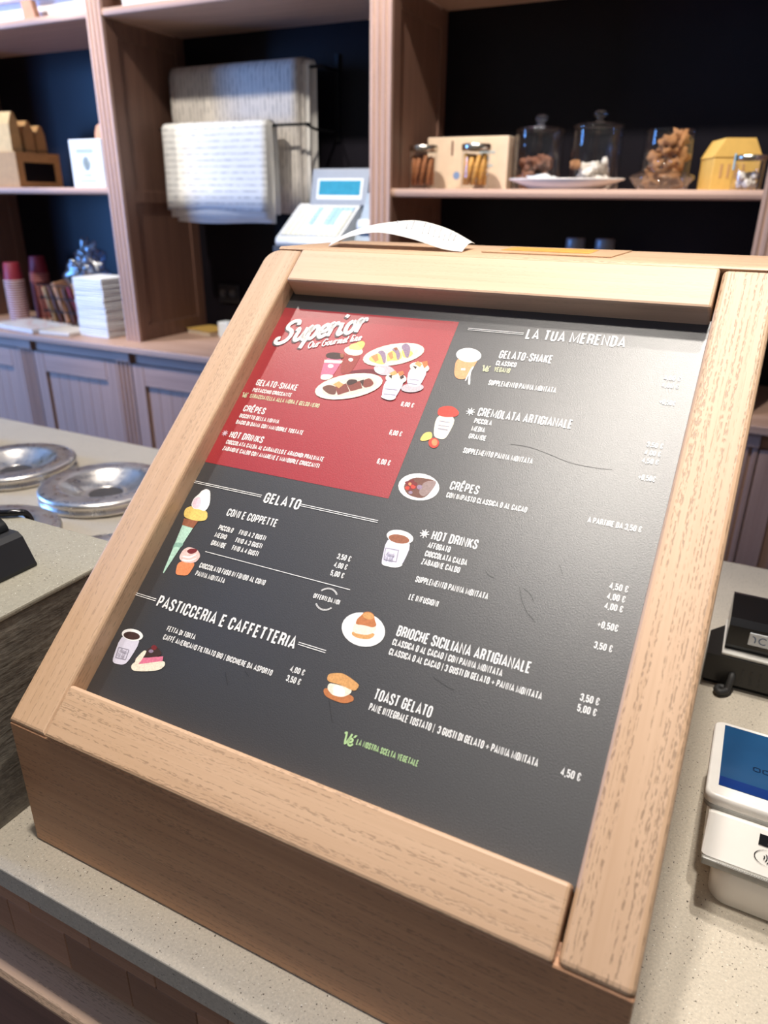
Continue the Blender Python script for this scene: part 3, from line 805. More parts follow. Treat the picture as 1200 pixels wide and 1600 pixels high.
  ('grey',[(221.7,407.5),(231.7,407.6),(231.8,406.9),(221.7,406.7)]),
  ('lilac',[(197.1,410.2),(218.4,413.2),(215.6,387.5),(210.3,385.0),(200.6,387.3)]),
  ('white',[(200.3,390.1),(215.9,391.1),(215.7,387.3),(210.3,385.0),(200.6,387.3)]),
  ('cream',[(219.0,411.6),(219.1,410.0),(218.4,408.4),(217.1,407.1),(215.1,405.9),(212.7,405.2),(209.9,404.8),(206.9,404.8),(204.1,405.3),(201.4,406.1),(199.3,407.3),(197.7,408.7),(196.8,410.3),(196.6,411.9),(197.3,413.5),(198.6,414.9),(200.6,416.0),(203.1,416.8),(206.0,417.2),(208.9,417.1),(211.8,416.6),(214.4,415.8),(216.5,414.6),(218.1,413.2)]),
  ('bun',[(198.5,415.6),(203.7,420.3),(207.5,416.2),(202.8,413.6)]),
  ('toast',[(206.6,418.7),(211.6,420.7),(214.6,417.2),(210.7,414.0)]),
  ('coffee',[(198.9,413.1),(202.3,414.8),(203.6,409.8)]),
  ('coffee',[(210.9,413.4),(213.8,416.4),(215.9,412.8),(213.1,410.5)]),
  ('grey',[(201.3,397.9),(214.3,398.5),(214.3,397.7),(201.4,397.1)]),
  ('grey',[(202.2,391.9),(214.5,392.4),(214.6,391.7),(202.2,391.1)]),
 ],
}
RULES = [(0.2597,0.3156,0.4792,2),(0.0436,0.1240,0.2610,2),(0.1673,0.2473,0.2607,2),(0.0423,0.0678,0.1388,2),(0.2213,0.2477,0.1395,2),(0.0937,0.2472,0.1949,1)]
SCRATCHES = [[(0.3384,0.3584),(0.3538,0.3584),(0.3686,0.3556),(0.3929,0.3494),(0.4151,0.3484),(0.4267,0.3493)],[(0.3830,0.2318),(0.3867,0.2238),(0.3935,0.2142),(0.4020,0.2078)],[(0.3855,0.2320),(0.3924,0.2285),(0.3967,0.2233)],[(0.3519,0.2398),(0.3562,0.2358),(0.3617,0.2345)],[(0.4077,0.2577),(0.4119,0.2503)],[(0.1677,0.0986),(0.1713,0.0939),(0.1753,0.0893)],[(0.1848,0.1046),(0.1901,0.1017)],[(0.2658,0.1042),(0.2713,0.0955),(0.2756,0.0887)],[(0.3396,0.1455),(0.3515,0.1415),(0.3590,0.1407)]]

NS = 0.15
GL = {
 'A': (.46, [[(0, 0), (.5, 1), (1, 0)], [(.2, .26), (.8, .26)]]),
 'B': (.40, [[(0, 0), (0, 1), (.65, 1), (1, .88), (1, .63), (.68, .53), (0, .53)], [(.68, .53), (1, .43), (1, .12), (.65, 0), (0, 0)]]),
 'C': (.39, [[(1, .68), (1, .87), (.7, 1), (.3, 1), (0, .87), (0, .13), (.3, 0), (.7, 0), (1, .13), (1, .34)]]),
 'D': (.40, [[(0, 0), (0, 1), (.62, 1), (1, .86), (1, .14), (.62, 0), (0, 0)]]),
 'E': (.36, [[(1, 1), (0, 1), (0, 0), (1, 0)], [(0, .52), (.85, .52)]]),
 'F': (.35, [[(1, 1), (0, 1), (0, 0)], [(0, .5), (.85, .5)]]),
 'G': (.40, [[(1, .70), (1, .87), (.7, 1), (.3, 1), (0, .87), (0, .13), (.3, 0), (.7, 0), (1, .13), (1, .48), (.55, .48)]]),
 'H': (.41, [[(0, 0), (0, 1)], [(1, 0), (1, 1)], [(0, .5), (1, .5)]]),
 'I': (.15, [[(.5, 0), (.5, 1)]]),
 'K': (.42, [[(0, 0), (0, 1)], [(1, 1), (.1, .42)], [(.4, .6), (1, 0)]]),
 'L': (.34, [[(0, 1), (0, 0), (1, 0)]]),
 'M': (.57, [[(0, 0), (0, 1), (.5, .12), (1, 1), (1, 0)]]),
 'N': (.45, [[(0, 0), (0, 1), (1, 0), (1, 1)]]),
 'O': (.40, [[(0, .13), (0, .87), (.3, 1), (.7, 1), (1, .87), (1, .13), (.7, 0), (.3, 0), (0, .13)]]),
 'P': (.39, [[(0, 0), (0, 1), (.65, 1), (1, .87), (1, .56), (.65, .44), (0, .44)]]),
 'R': (.40, [[(0, 0), (0, 1), (.65, 1), (1, .87), (1, .60), (.65, .48), (0, .48)], [(.6, .48), (.95, .36), (1, 0)]]),
 'S': (.39, [[(1, .72), (1, .87), (.7, 1), (.3, 1), (0, .87), (0, .68), (1, .33), (1, .13), (.7, 0), (.3, 0), (0, .13), (0, .28)]]),
 'T': (.38, [[(-.05, 1), (1.05, 1)], [(.5, 1), (.5, 0)]]),
 'U': (.40, [[(0, 1), (0, .13), (.3, 0), (.7, 0), (1, .13), (1, 1)]]),
 'V': (.43, [[(0, 1), (.5, 0), (1, 1)]]),
 'Y': (.42, [[(0, 1), (.5, .45), (1, 1)], [(.5, .45), (.5, 0)]]),
 'Z': (.38, [[(0, 1), (1, 1), (0, 0), (1, 0)]]),
 '2': (.39, [[(0, .70), (0, .87), (.3, 1), (.7, 1), (1, .87), (1, .64), (0, .0), (1, 0)]]),
 '3': (.39, [[(0, .75), (0, .87), (.3, 1), (.7, 1), (1, .87), (1, .64), (.7, .53), (.4, .53)], [(.7, .53), (1, .42), (1, .13), (.7, 0), (.3, 0), (0, .13), (0, .25)]]),
 '4': (.42, [[(.75, 0), (.75, 1), (0, .24), (1.08, .24)]]),
 '5': (.39, [[(1, 1), (0, 1), (0, .55), (.65, .62), (1, .50), (1, .13), (.7, 0), (.3, 0), (0, .13), (0, .25)]]),
 '6': (.39, [[(1, .77), (1, .87), (.7, 1), (.3, 1), (0, .87), (0, .13), (.3, 0), (.7, 0), (1, .13), (1, .46), (.7, .58), (0, .5)]]),
 ',': (.16, [[(.5, .04), (.5, -.06), (.1, -.2)]]),
 '+': (.46, [[(-.1, .42), (1.1, .42)], [(.5, .14), (.5, .70)]]),
 '-': (.28, [[(0, .45), (1, .45)]]),
 '|': (.20, [[(.5, -.12), (.5, 1.08)]]),
 '.': (.16, [[(.5, -.02), (.5, .06)]]),
}
GL['0'] = GL['O']
GL['È'] = (GL['E'][0], GL['E'][1] + [[(.2, 1.32), (.65, 1.17)]])
GL['Ê'] = (GL['E'][0], GL['E'][1] + [[(.1, 1.16), (.5, 1.32), (.9, 1.16)]])
GL['€'] = (.42, [[(1, .72), (1, .87), (.72, 1), (.45, 1), (.2, .87), (.2, .13), (.45, 0), (.72, 0), (1, .13), (1, .28)], [(-.05, .6), (.75, .6)], [(-.05, .4), (.75, .4)]])


def strip(mb, pts, half, mi=0, closed=False, z=0.0):
    """flat ribbon of constant width along a polyline, mitred"""
    P = [Vector((p[0], p[1])) for p in pts]
    n = len(P)
    vs = []
    for i in range(n):
        a = P[i] - P[(i - 1) % n] if (closed or i > 0) else P[1] - P[0]
        b = P[(i + 1) % n] - P[i] if (closed or i < n - 1) else P[-1] - P[-2]
        if a.length < 1e-9:
            a = b
        if b.length < 1e-9:
            b = a
        a.normalize()
        b.normalize()
        na, nb = Vector((-a.y, a.x)), Vector((-b.y, b.x))
        mt = na + nb
        mt = mt.normalized() if mt.length > 0.2 else na
        k = half / max(0.55, mt.dot(na))
        vs += [(P[i].x + mt.x * k, P[i].y + mt.y * k, z), (P[i].x - mt.x * k, P[i].y - mt.y * k, z)]
    fs = [(2 * i, 2 * i + 1, 2 * i + 3, 2 * i + 2) for i in range(n - 1)]
    if closed:
        fs.append((2 * n - 2, 2 * n - 1, 1, 0))
    mb.add(vs, fs, mi)


def text_width(s, gap=0.062):
    w = 0
    for ch in s:
        w += (0.22 if ch == ' ' else GL[ch][0] + gap)
    return w - gap


def stroke_text(mb, s, u, v, width, height, z, weight=NS, mi=0, gap=0.062, M=None):
    tw = text_width(s, gap)
    kx, ky = width / tw, height
    x = 0.0
    for ch in s:
        if ch == ' ':
            x += 0.22
            continue
        w, strokes = GL[ch]
        hw = weight / 2 * {'N': .82, 'M': .82, '+': .7, '€': .8, '|': .6}.get(ch, 1.0)
        for pl in strokes:
            q = []
            for (a, b) in pl:
                px = (x + hw + a * max(0.0, w - 2 * hw)) * kx
                py = (hw + b * (1 - 2 * hw)) * ky
                q.append((u + px, v + py) if M is None else M(px, py))
            if len(q) > 2 and q[0] == q[-1]:
                strip(mb, q[:-1], hw * (kx + ky) / 2, mi, True, z)
            else:
                # square ends: lengthen loose ends by half the stroke
                strip(mb, q, hw * (kx + ky) / 2, mi, False, z)
        x += w + gap
    return mb


def sub(mb, name, mats, parent=panel, label=None):
    o = mb.build(name, mats, parent, loc=(0, 0, 0))
    if label:
        o['label'] = label
    return o


for nm, rgb in dict(white=(240, 238, 236), tan=(222, 160, 112), pink=(232, 205, 218), cream=(238, 228, 208), red=(214, 62, 48), grey=(150, 145, 160), yellow=(232, 200, 112),
                    orange=(232, 140, 92), brown=(112, 72, 60), dust=(150, 128, 124), darkred=(120, 38, 42), purple=(146, 124, 146), lilac=(214, 210, 226), cocoa=(150, 92, 66),
                    coffee=(66, 44, 40), bun=(214, 158, 98), toast=(190, 118, 70), mint=(178, 214, 196), mintd=(140, 180, 164), pinkcream=(232, 196, 190), hotpink=(222, 120, 148),
                    plum=(110, 40, 48), brownred=(150, 66, 60), lime=(206, 200, 130), pinkcup=(206, 112, 140), silver=(190, 180, 186), dustw=(218, 206, 190), choco=(128, 66, 56),
                    shade=(96, 84, 88), leafgreen=(176, 208, 150), palegreen=(206, 206, 170), scratch=(34, 34, 36), scuff=(40, 39, 40)).items():
    mt, nt, b = new_mat('print_' + nm)
    c = lin(rgb)
    dk = 0.92 if nm in ('white', 'leafgreen', 'palegreen', 'scratch', 'grey', 'lilac') else 0.80
    f = noise(nt, coords(nt), 950 if dk > 0.9 else 600, 3)
    link(nt, ramp(nt, f, [(0.3, tuple(k * dk for k in c[:3]) + (1,)), (0.7, tuple(min(1, k * (2 - dk) ** 0.5) for k in c[:3]) + (1,))]), b.inputs['Base Color'])
    b.inputs['Roughness'].default_value = 0.45
    MATS['print_' + nm] = mt

# red block
rb = MB()
rb.add([(S1 - 0.0058, 0.2845, PZ + .0002), (0.2482, 0.2845, PZ + .0002), (0.2478, 0.4870, PZ + .0002), (S1 - 0.0058, 0.4865, PZ + .0002)], [(0, 1, 2, 3)])
sub(rb, 'red_block', 'menu_red', label='red printed block at the top of the board')

for s, u, v, w, hh, c in TEXTS:
    mb = MB()
    stroke_text(mb, s, u, v, w, hh, PZ + .0005, 0.14 if hh > 0.007 else 0.145)
    nm = 'menu_price' if '€' in s and 'PARTIRE' not in s else ('menu_heading' if hh > 0.007 else 'menu_text')
    sub(mb, nm, ['print_white', 'print_leafgreen', 'print_palegreen'][c])
for u0, u1, v, n in RULES:
    for k in range(n):
        mb = MB()
        vv = v + (k - (n - 1) / 2) * 0.0018
        mb.add([(u0, vv - .00030, PZ + .0006), (u1, vv - .00030, PZ + .0006), (u1, vv + .00030, PZ + .0006), (u0, vv + .00030, PZ + .0006)], [(0, 1, 2, 3)])
        sub(mb, 'heading_rule', 'print_white')
def chaikin(pts, t):
    out = []
    for i, p in enumerate(pts):
        q = pts[(i + 1) % len(pts)]
        out += [(p[0] + (q[0] - p[0]) * t, p[1] + (q[1] - p[1]) * t), (p[0] + (q[0] - p[0]) * (1 - t), p[1] + (q[1] - p[1]) * (1 - t))]
    return out


for nm, polys in PICTURES.items():
    mb = MB()
    ms = []
    for k, (c, pts) in enumerate(polys):
        key = 'print_' + c
        if key not in ms:
            ms.append(key)
        z = PZ + 0.0004 + 0.00002 * k
        a = sum(pts[i][0] * pts[(i + 1) % len(pts)][1] - pts[(i + 1) % len(pts)][0] * pts[i][1] for i in range(len(pts)))
        idx = list(range(len(pts))) if a > 0 else list(range(len(pts) - 1, -1, -1))
        pts = [pts[i] for i in idx]
        if 5 <= len(pts) < 20:
            pts = chaikin(chaikin(pts, 0.22), 0.25)
        mb.add([(p[0] / 1000, p[1] / 1000, z) for p in pts], [tuple(range(len(pts)))], ms.index(key))
    sub(mb, 'food_picture', ms, label='printed picture of ' + ('an ' if nm[0] in 'aei' else 'a ' if not nm.startswith(('shakes', 'toasted')) else '') + nm)

def script_glyphs(ch):
    return {
     'S': (.66, [[(.60, .78), (.56, .95), (.36, 1.0), (.16, .88), (.16, .70), (.40, .54), (.48, .32), (.36, .08), (.10, .0), (-.08, .08), (-.08, .24), (.06, .24)]]),
     'u': (.56, [[(0, .48), (.07, .58), (.11, .45), (.08, .16), (.18, .03), (.34, .14), (.42, .36)], [(.46, .58), (.42, .2), (.47, .04), (.58, .12)]]),
     'p': (.50, [[(-.02, .5), (.08, .58), (.08, .2), (.0, -.38)], [(.08, .3), (.2, .55), (.36, .55), (.42, .3), (.3, .04), (.12, .06)]]),
     'e': (.42, [[(.07, .27), (.3, .31), (.37, .46), (.24, .58), (.08, .45), (.05, .2), (.18, .02), (.42, .14)]]),
     'r': (.43, [[(-.02, .5), (.08, .60), (.11, .4), (.09, .02)], [(.10, .35), (.18, .53), (.29, .58), (.31, .48)]]),
     'i': (.30, [[(.06, .57), (.07, .3), (.06, .12), (.13, .02), (.25, .12)], [(.10, .80), (.15, .92)]]),
     'o': (.46, [[(.22, .58), (.07, .45), (.05, .18), (.19, .02), (.35, .15), (.37, .42), (.22, .58)], [(.32, .50), (.46, .50)]]),
     'O': (.66, [[(.32, 1.0), (.08, .75), (.06, .3), (.25, .0), (.50, .2), (.55, .7), (.32, 1.0)]]),
     'G': (.66, [[(.55, .82), (.42, 1.0), (.20, .92), (.04, .5), (.12, .08), (.34, .0), (.52, .2), (.54, .45), (.34, .45)]]),
     'm': (.72, [[(0, .55), (.07, .5), (.05, .02)], [(.06, .35), (.18, .57), (.28, .5), (.27, .02)], [(.28, .35), (.42, .57), (.52, .48), (.50, .1), (.56, .02), (.66, .12)]]),
     'n': (.50, [[(0, .55), (.07, .5), (.05, .02)], [(.06, .35), (.18, .57), (.30, .5), (.28, .1), (.35, .02), (.46, .12)]]),
     't': (.32, [[(.14, .95), (.09, .3), (.12, .04), (.26, .1)], [(-.03, .60), (.27, .63)]]),
     'l': (.24, [[(.12, 1.0), (.08, .4), (.08, .1), (.15, .02), (.24, .1)]]),
     ' ': (.30, []),
     'a': (.46, [[(.34, .52), (.18, .58), (.05, .35), (.1, .06), (.24, .06), (.34, .3)], [(.38, .58), (.34, .18), (.40, .03), (.48, .1)]]),
     'd': (.48, [[(.34, .52), (.18, .58), (.05, .35), (.1, .06), (.24, .06), (.34, .3)], [(.44, 1.0), (.36, .2), (.40, .03), (.5, .1)]]),
     'y': (.46, [[(0, .55), (.07, .5), (.08, .2), (.2, .08), (.34, .3)], [(.42, .58), (.34, .0), (.2, -.32), (.02, -.25)]]),
     'R': (.6, [[(.12, 0), (.2, 1.0)], [(.05, .85), (.3, 1.02), (.52, .85), (.42, .58), (.2, .52)], [(.28, .52), (.42, .1), (.58, .06)]]),
    }[ch]


def script_text(mb, s, u, v, width, height, ang, z, wt, shear=0.28, mi=0, du=0.0, dv=0.0):
    tw = sum(script_glyphs(ch)[0] for ch in s)
    k = width / tw
    ca, sa = math.cos(ang), math.sin(ang)
    x = 0.0
    for ch in s:
        w, strokes = script_glyphs(ch)
        for pl in strokes:
            q = []
            for p in smooth_path(pl, 5):
                px, py = (x + p.x) * k + shear * p.y * height, p.y * height
                q.append((u + du + px * ca - py * sa, v + dv + px * sa + py * ca))
            strip(mb, q, wt, mi, False, z)
        x += w


mb = MB()
script_text(mb, 'Superior', 0.0560, 0.4368, 0.0985, 0.0285, R(16), PZ + .0006, .0024, 0.30, 1, -.0010, -.0016)
script_text(mb, 'Superior', 0.0560, 0.4368, 0.0985, 0.0285, R(16), PZ + .0009, .0023, 0.30, 0)
sub(mb, 'title_lettering', ['print_white', 'print_shade'], label='white script title with a grey drop edge')
mb = MB()
script_text(mb, 'Our Gourmet line', 0.0954, 0.4351, 0.0590, 0.0085, R(17), PZ + .0010, .00065, 0.30)
sub(mb, 'title_lettering', 'print_white')
# Ready TO GO on the two takeaway cups
for (u, v) in ((0.2660, 0.2322), (0.0574, 0.0856)):
    mb = MB()
    script_text(mb, 'Ready', u, v, 0.0078, 0.0032, 0.0, PZ + .0012, .00017)
    stroke_text(mb, 'TO GO', u, v - 0.0044, 0.0078, 0.0030, PZ + .0012, 0.11, gap=0.12)
    sub(mb, 'cup_lettering', 'print_grey')


def ve_mark(u, v, s, mat_):
    mb = MB()
    for pl in ([(-.05, .80), (.10, .92), (.16, .7), (.28, .05), (.52, .55), (.62, .95)], [(.50, .22), (.78, .32), (.84, .52), (.66, .58), (.52, .35), (.58, .08), (.80, .02), (.98, .22)]):
        strip(mb, [(u + p.x * s, v + p.y * s) for p in smooth_path(pl, 5)], s * 0.085, 0, False, PZ + .0006)
    mb.add([(u + x_ * s, v + y_ * s, PZ + .0006) for x_, y_ in ((.80, .70), (.98, .72), (1.12, .98), (.90, .95))], [(0, 1, 2, 3)])
    sub(mb, 'vegan_mark', mat_)


ve_mark(0.0466, 0.3652, 0.0062, 'print_palegreen')
ve_mark(0.2885, 0.4316, 0.0068, 'print_palegreen')
ve_mark(0.2890, 0.0775, 0.0090, 'print_leafgreen')
for (u, v, r_, c) in ((0.0496, 0.3200, .0036, 'print_pink'), (0.2926, 0.3855, .0042, 'print_white'), (0.2924, 0.2588, .0042, 'print_white')):
    mb = MB()
    for k in range(4):
        a = math.pi * k / 4
        dx, dy = math.cos(a) * r_, math.sin(a) * r_
        strip(mb, [(u - dx, v - dy), (u + dx, v + dy)], r_ * 0.09, 0, False, PZ + .0006)
    strip(mb, [(u + r_ * .5 * math.cos(a * math.pi / 4), v + r_ * .5 * math.sin(a * math.pi / 4)) for a in range(8)], r_ * .12, 0, True, PZ + .0006)
    sub(mb, 'season_mark', c)
# double arcs round 'offerti da noi'
for r_ in (0.0092, 0.0100):
    for a0, a1 in ((38, 142), (218, 322)):
        mb = MB()
        strip(mb, [(0.2298 + r_ * math.cos(R(a0 + (a1 - a0) * k / 10)), 0.1818 + r_ * math.sin(R(a0 + (a1 - a0) * k / 10))) for k in range(11)], .00022, 0, False, PZ + .0006)
        sub(mb, 'ring_arc', 'print_white')
for pl in SCRATCHES:
    mb = MB()
    strip(mb, [(p.x, p.y) for p in smooth_path(pl, 4)], .00016, 0, False, PZ + .0003)
    sub(mb, 'scratch', 'print_scratch')

# ------------------------------------------------------------------ things lying on the stand
plain('receipt_paper', (246, 244, 238), 0.6, 0, 0.02)
plain('ink', (120, 120, 124), 0.7)
rec = MB()
ef = smooth_path([(0.0615, 0.0008), (0.0881, 0.0112), (0.1240, 0.0168), (0.1624, 0.0121), (0.1997, 0.0030), (0.2228, 0.0008)], 6)
eb = smooth_path([(0.0351, 0.0012), (0.0619, 0.0146), (0.0962, 0.0239), (0.1374, 0.0282), (0.1775, 0.0203), (0.2106, 0.0057)], 6)
NR = len(ef)


def rpt(i, w, lift=0.0):
    p = ef[i].lerp(eb[i], w)
    return (p.x, 0.445 + 0.070 * w, ztop + max(0.0006, p.y) + 0.004 * math.sin(math.pi * w) + lift)


vs = [rpt(i, w) for w in (0.0, 0.25, 0.5, 0.75, 1.0) for i in range(NR)]
fs = [(j * NR + i, j * NR + i + 1, (j + 1) * NR + i + 1, (j + 1) * NR + i) for j in range(4) for i in range(NR - 1)]
rec.add(vs, fs, 0, True)
rt = thing('receipt', (0.12, 0.48, ztop), 'curled white paper receipt lying on top of the menu stand', 'receipt')
ro = rec.build('paper_strip', 'receipt_paper', rt)
md = ro.modifiers.new('thickness', 'SOLIDIFY')
md.thickness = 0.0002
plain('ink_pale', (176, 176, 178), 0.7)
for k, (i0, w0, w1) in enumerate(((15, .55, .75), (17, .3, .5), (18, .3, .8), (20, .25, .45), (20, .55, .85), (21, .3, .7), (22, .25, .6), (23, .3, .8), (24, .25, .5), (25, .3, .75), (26, .35, .7))):
    mb = MB()
    ra, rb_ = [rpt(i0, w0 + (w1 - w0) * q / 6, .0009) for q in range(7)], []
    vs = []
    for p in ra:
        vs += [(p[0] - .0008, p[1], p[2]), (p[0] + .0008, p[1], p[2])]
    mb.add(vs, [(2 * q, 2 * q + 1, 2 * q + 3, 2 * q + 2) for q in range(6)])
    mb.build('printed_line', 'ink_pale', rt)
plain('leaflet_yellow', (228, 172, 84), 0.35, 0, 0.25, 60)
plain('leaflet_tan', (214, 176, 140), 0.35, 0, 0.1, 60)
lf = MB().prism([(0.240, 0.456), (0.372, 0.456), (0.372, 0.574), (0.235, 0.570)], ztop + 0.0003, ztop + 0.0012, 'Z')
lt = thing('leaflet', (0.29, 0.55, ztop), 'thin yellow and tan leaflet lying flat on the stand top', 'leaflet')
lf.build('sheet', 'leaflet_tan', lt)
MB().prism([(0.250, 0.490), (0.345, 0.485), (0.340, 0.556), (0.246, 0.552)], ztop + 0.00125, ztop + 0.0016, 'Z').build('yellow_print', 'leaflet_yellow', lt)

# ------------------------------------------------------------------ gelato lids
plain('lid_centre', (96, 92, 90), 0.35, 0.6)


def make_lid():
    t = thing('gelato_lid', (0, 0, 0), 'lid', 'lid')
    prof = [(.112, .0005), (.1235, .001), (.1255, .0045), (.1250, .0085), (.1215, .0110), (.1195, .0125), (.1200, .0145), (.1240, .0160), (.1255, .0195), (.1250, .0235),
            (.1215, .0268), (.1150, .0280), (.0900, .0288), (.0830, .0275), (.0790, .0245), (.0600, .0135), (.0420, .0045), (.0385, .0040), (.0365, .0052), (.0345, .0052), (.0330, .0040)]
    MB().lathe(prof, (0, 0, 0), 72).build('lid_body', 'steel', t, loc=(0, 0, 0))
    MB().lathe([(.0330, .0040), (.0200, .0034), (.0004, .0034)], (0, 0, 0), 40).build('recess_plate', 'lid_centre', t, loc=(0, 0, 0), label='dark disc at the bottom of the funnel')
    return t


lids = [((-0.600, 0.660), 'steel gelato lid with deep funnel nearest the slanted stand, back row'),
        ((-0.872, 0.665), 'steel gelato lid behind the left edge, upper left of the lids'),
        ((-1.143, 0.665), 'steel gelato lid almost wholly cut off by the left edge of the picture'),
        ((-0.600, 0.390), 'steel gelato lid half hidden behind the raised stone block'),
        ((-0.872, 0.390), 'small sliver of a steel gelato lid at the left, above the stone block'),
        ((-0.325, 0.395), 'steel gelato lid of which only the dark rear rim peeks out beside the stand')]
lid0 = make_lid()
for k, ((x_, y_), lb) in enumerate(lids):
    o = lid0 if k == 0 else copy_tree(lid0)
    o.location = (x_, y_, 0)
    o.rotation_euler.z = 0.7 * k
    tag(o, lb, 'lid', 'steel gelato lids on the counter')

# ------------------------------------------------------------------ black device and cable on the stone block
plain('black_plastic', (30, 31, 35), 0.4, 0, 0.1)
plain('black_gloss', (22, 22, 24), 0.18, 0, 0.1)
plain('dark_rubber', (44, 43, 42), 0.6)
bd_ = thing('card_reader', (-0.18, 0.06, 0.209), 'black wedge shaped device on the raised stone block', 'device')
MB().prism([(-0.27, 0.2095), (-0.093, 0.2095), (-0.093, 0.213), (-0.106, 0.239), (-0.112, 0.243), (-0.27, 0.243)], 0.0, 0.121, 'Y').build('base', 'black_plastic', bd_)
hump = [(-0.27, 0.2435), (-0.121, 0.2435)]
for k in range(8):
    a = R(90 * k / 7)
    hump.append((-0.151 + 0.030 * math.cos(a), 0.2445 + 0.014 * math.sin(a)))
hump.append((-0.27, 0.2585))
MB().prism(hump, 0.004, 0.118, 'Y', 0, True).build('top_cover', 'black_plastic', bd_)
MB().box(-0.0975, -0.0945, -0.001, 0.1225, 0.2095, 0.2115).build('foot_strip', 'dark_rubber', bd_)
cb = MB().tube(smooth_path([(-0.36, 0.158, 0.2155), (-0.28, 0.172, 0.2155), (-0.235, 0.184, 0.2140), (-0.218, 0.194, 0.2140), (-0.210, 0.204, 0.209), (-0.207, 0.206, 0.18), (-0.207, 0.206, 0.06)], 6), 0.0040, 10)
cb.build('cable', 'black_gloss', label='black cable running over the back edge of the stone block', cat='cable')

# ------------------------------------------------------------------ black printer at the right
pr = thing('receipt_printer', (0.63, 0.66, 0), 'black boxy printer with a white logo sticker beside the menu stand', 'printer')
plain('trim_highlight', (226, 224, 218), 0.25, 0, 0.03)  # highlight along the metal trim is painted in as plain white
plain('printer_black', (34, 33, 32), 0.38, 0, 0.12)
bprof = [(0.556, 0.0005), (0.551, 0.012), (0.551, 0.040), (0.556, 0.046), (0.775, 0.046), (0.778, 0.040), (0.778, 0.0005)]
MB().prism([(0.5565, 0.0005), (0.5535, 0.007), (0.643, 0.007), (0.643, 0.0005)], 0.532, 0.728, 'X').build('foot', 'black_gloss', pr)
MB().prism([(0.530, 0.551), (0.728, 0.551), (0.730, 0.553), (0.730, 0.644), (0.556, 0.644), (0.530, 0.608)], 0.0075, 0.044, 'Z').build('base', 'printer_black', pr)
for k in range(9):
    MB().box(0.572 + 0.0095 * k, 0.5745 + 0.0095 * k, 0.5505, 0.5530, 0.013, 0.032).build('vent', 'black_gloss', pr)
MB().prism([(0.566, 0.0485), (0.563, 0.056), (0.564, 0.082), (0.572, 0.089), (0.628, 0.094), (0.640, 0.090), (0.644, 0.0485)], 0.548, 0.725, 'X').build('cover', 'black_gloss', pr, label='glossy black lid')
MB().box(0.546, 0.727, 0.5535, 0.640, 0.0443, 0.0482, 0.0008, 1).build('silver_trim', 'trim_highlight', pr, label='metal trim line with its highlight painted white')
plain('sticker', (236, 240, 244), 0.4)
plain('logo_blue', (96, 118, 150), 0.4)
st_ = MB().box(0.5715, 0.6250, 0.5620, 0.5634, 0.0615, 0.0785, 0.0006, 1).build('sticker', 'sticker', pr)
lg = MB()


def wall_strip(mb, pts, half, y):
    t = MB()
    strip(t, pts, half)
    mb.add([(p[0], y, p[1]) for p in t.v], t.f)


zc, s_ = 0.0700, 0.0042
wall_strip(lg, [(p.x, p.y) for p in smooth_path([(0.5750, zc + s_), (0.5775, zc + s_ * .8), (0.5788, zc), (0.5785, zc - s_)], 5)], .00065, 0.5617)
wall_strip(lg, [(0.5872 + s_ * 1.05 * math.cos(R(a)), zc + s_ * math.sin(R(a))) for a in range(45, 320, 15)], .00065, 0.5617)
wall_strip(lg, [(p.x, p.y) for p in smooth_path([(0.5945, zc - s_), (0.5948, zc), (0.5965, zc + s_ * .8), (0.5995, zc + s_)], 5)], .00065, 0.5617)
lg.build('logo_lettering', 'logo_blue', st_, label='rounded blue grey sticker lettering')
lp = MB()
lp.tube(smooth_path([(0.5625, 0.5535, 0.022), (0.5625, 0.548, 0.020), (0.5615, 0.543, 0.014), (0.560, 0.538, 0.0068), (0.556, 0.533, 0.0058), (0.5515, 0.531, 0.0058), (0.5490, 0.536, 0.0058), (0.551, 0.5415, 0.0058), (0.556, 0.5425, 0.0058)], 6), 0.0042, 12)
lp.build('cable_loop', 'dark_rubber', pr, label='short ribbed black cable loop')

# ------------------------------------------------------------------ white payment terminal
plain('terminal_white', (238, 234, 228), 0.32, 0, 0.02)
plain('terminal_grey', (150, 148, 142), 0.25, 0, 0.05)
tr = thing('payment_terminal', (0.612, 0.29, 0), 'white payment terminal with a blue screen standing on its dock', 'payment terminal')


TILT = Matrix.Translation((0, -0.072, 0.046)) @ Matrix.Rotation(R(-10), 4, 'X') @ Matrix.Translation((0, 0.072, -0.046))


def tbuild(mb, name, mat_, parent=tr, tilt=True, **t):
    if tilt:
        mb.xform(TILT)
    return mb.build(name, mat_, parent, loc=(0, 0, 0), **t)


def rbox_prof(x0, x1, y0, y1, r_, n_=6):
    p = []
    for cx, cy, a0 in ((x1 - r_, y1 - r_, 0), (x0 + r_, y1 - r_, 90), (x0 + r_, y0 + r_, 180), (x1 - r_, y0 + r_, 270)):
        for k in range(n_ + 1):
            a = R(a0 + 90 * k / n_)
            p.append((cx + r_ * math.cos(a), cy + r_ * math.sin(a)))
    return p


def loft(mb, rings, mi=0, smooth=True):
    """rings: list of lists of 3d points, same count"""
    n_ = len(rings[0])
    vs = [p for rg in rings for p in rg]
    fs = []
    for j in range(len(rings) - 1):
        for i in range(n_):
            i2 = (i + 1) % n_
            fs.append((j * n_ + i, j * n_ + i2, (j + 1) * n_ + i2, (j + 1) * n_ + i))
    mb.add(vs, fs, mi, smooth)
    k = len(mb.v) - len(vs)
    mb.f += [tuple(k + i for i in range(n_ - 1, -1, -1)), tuple(k + (len(rings) - 1) * n_ + i for i in range(n_))]
    mb.mi += [mi, mi]
    mb.sm += [False, False]
    return mb


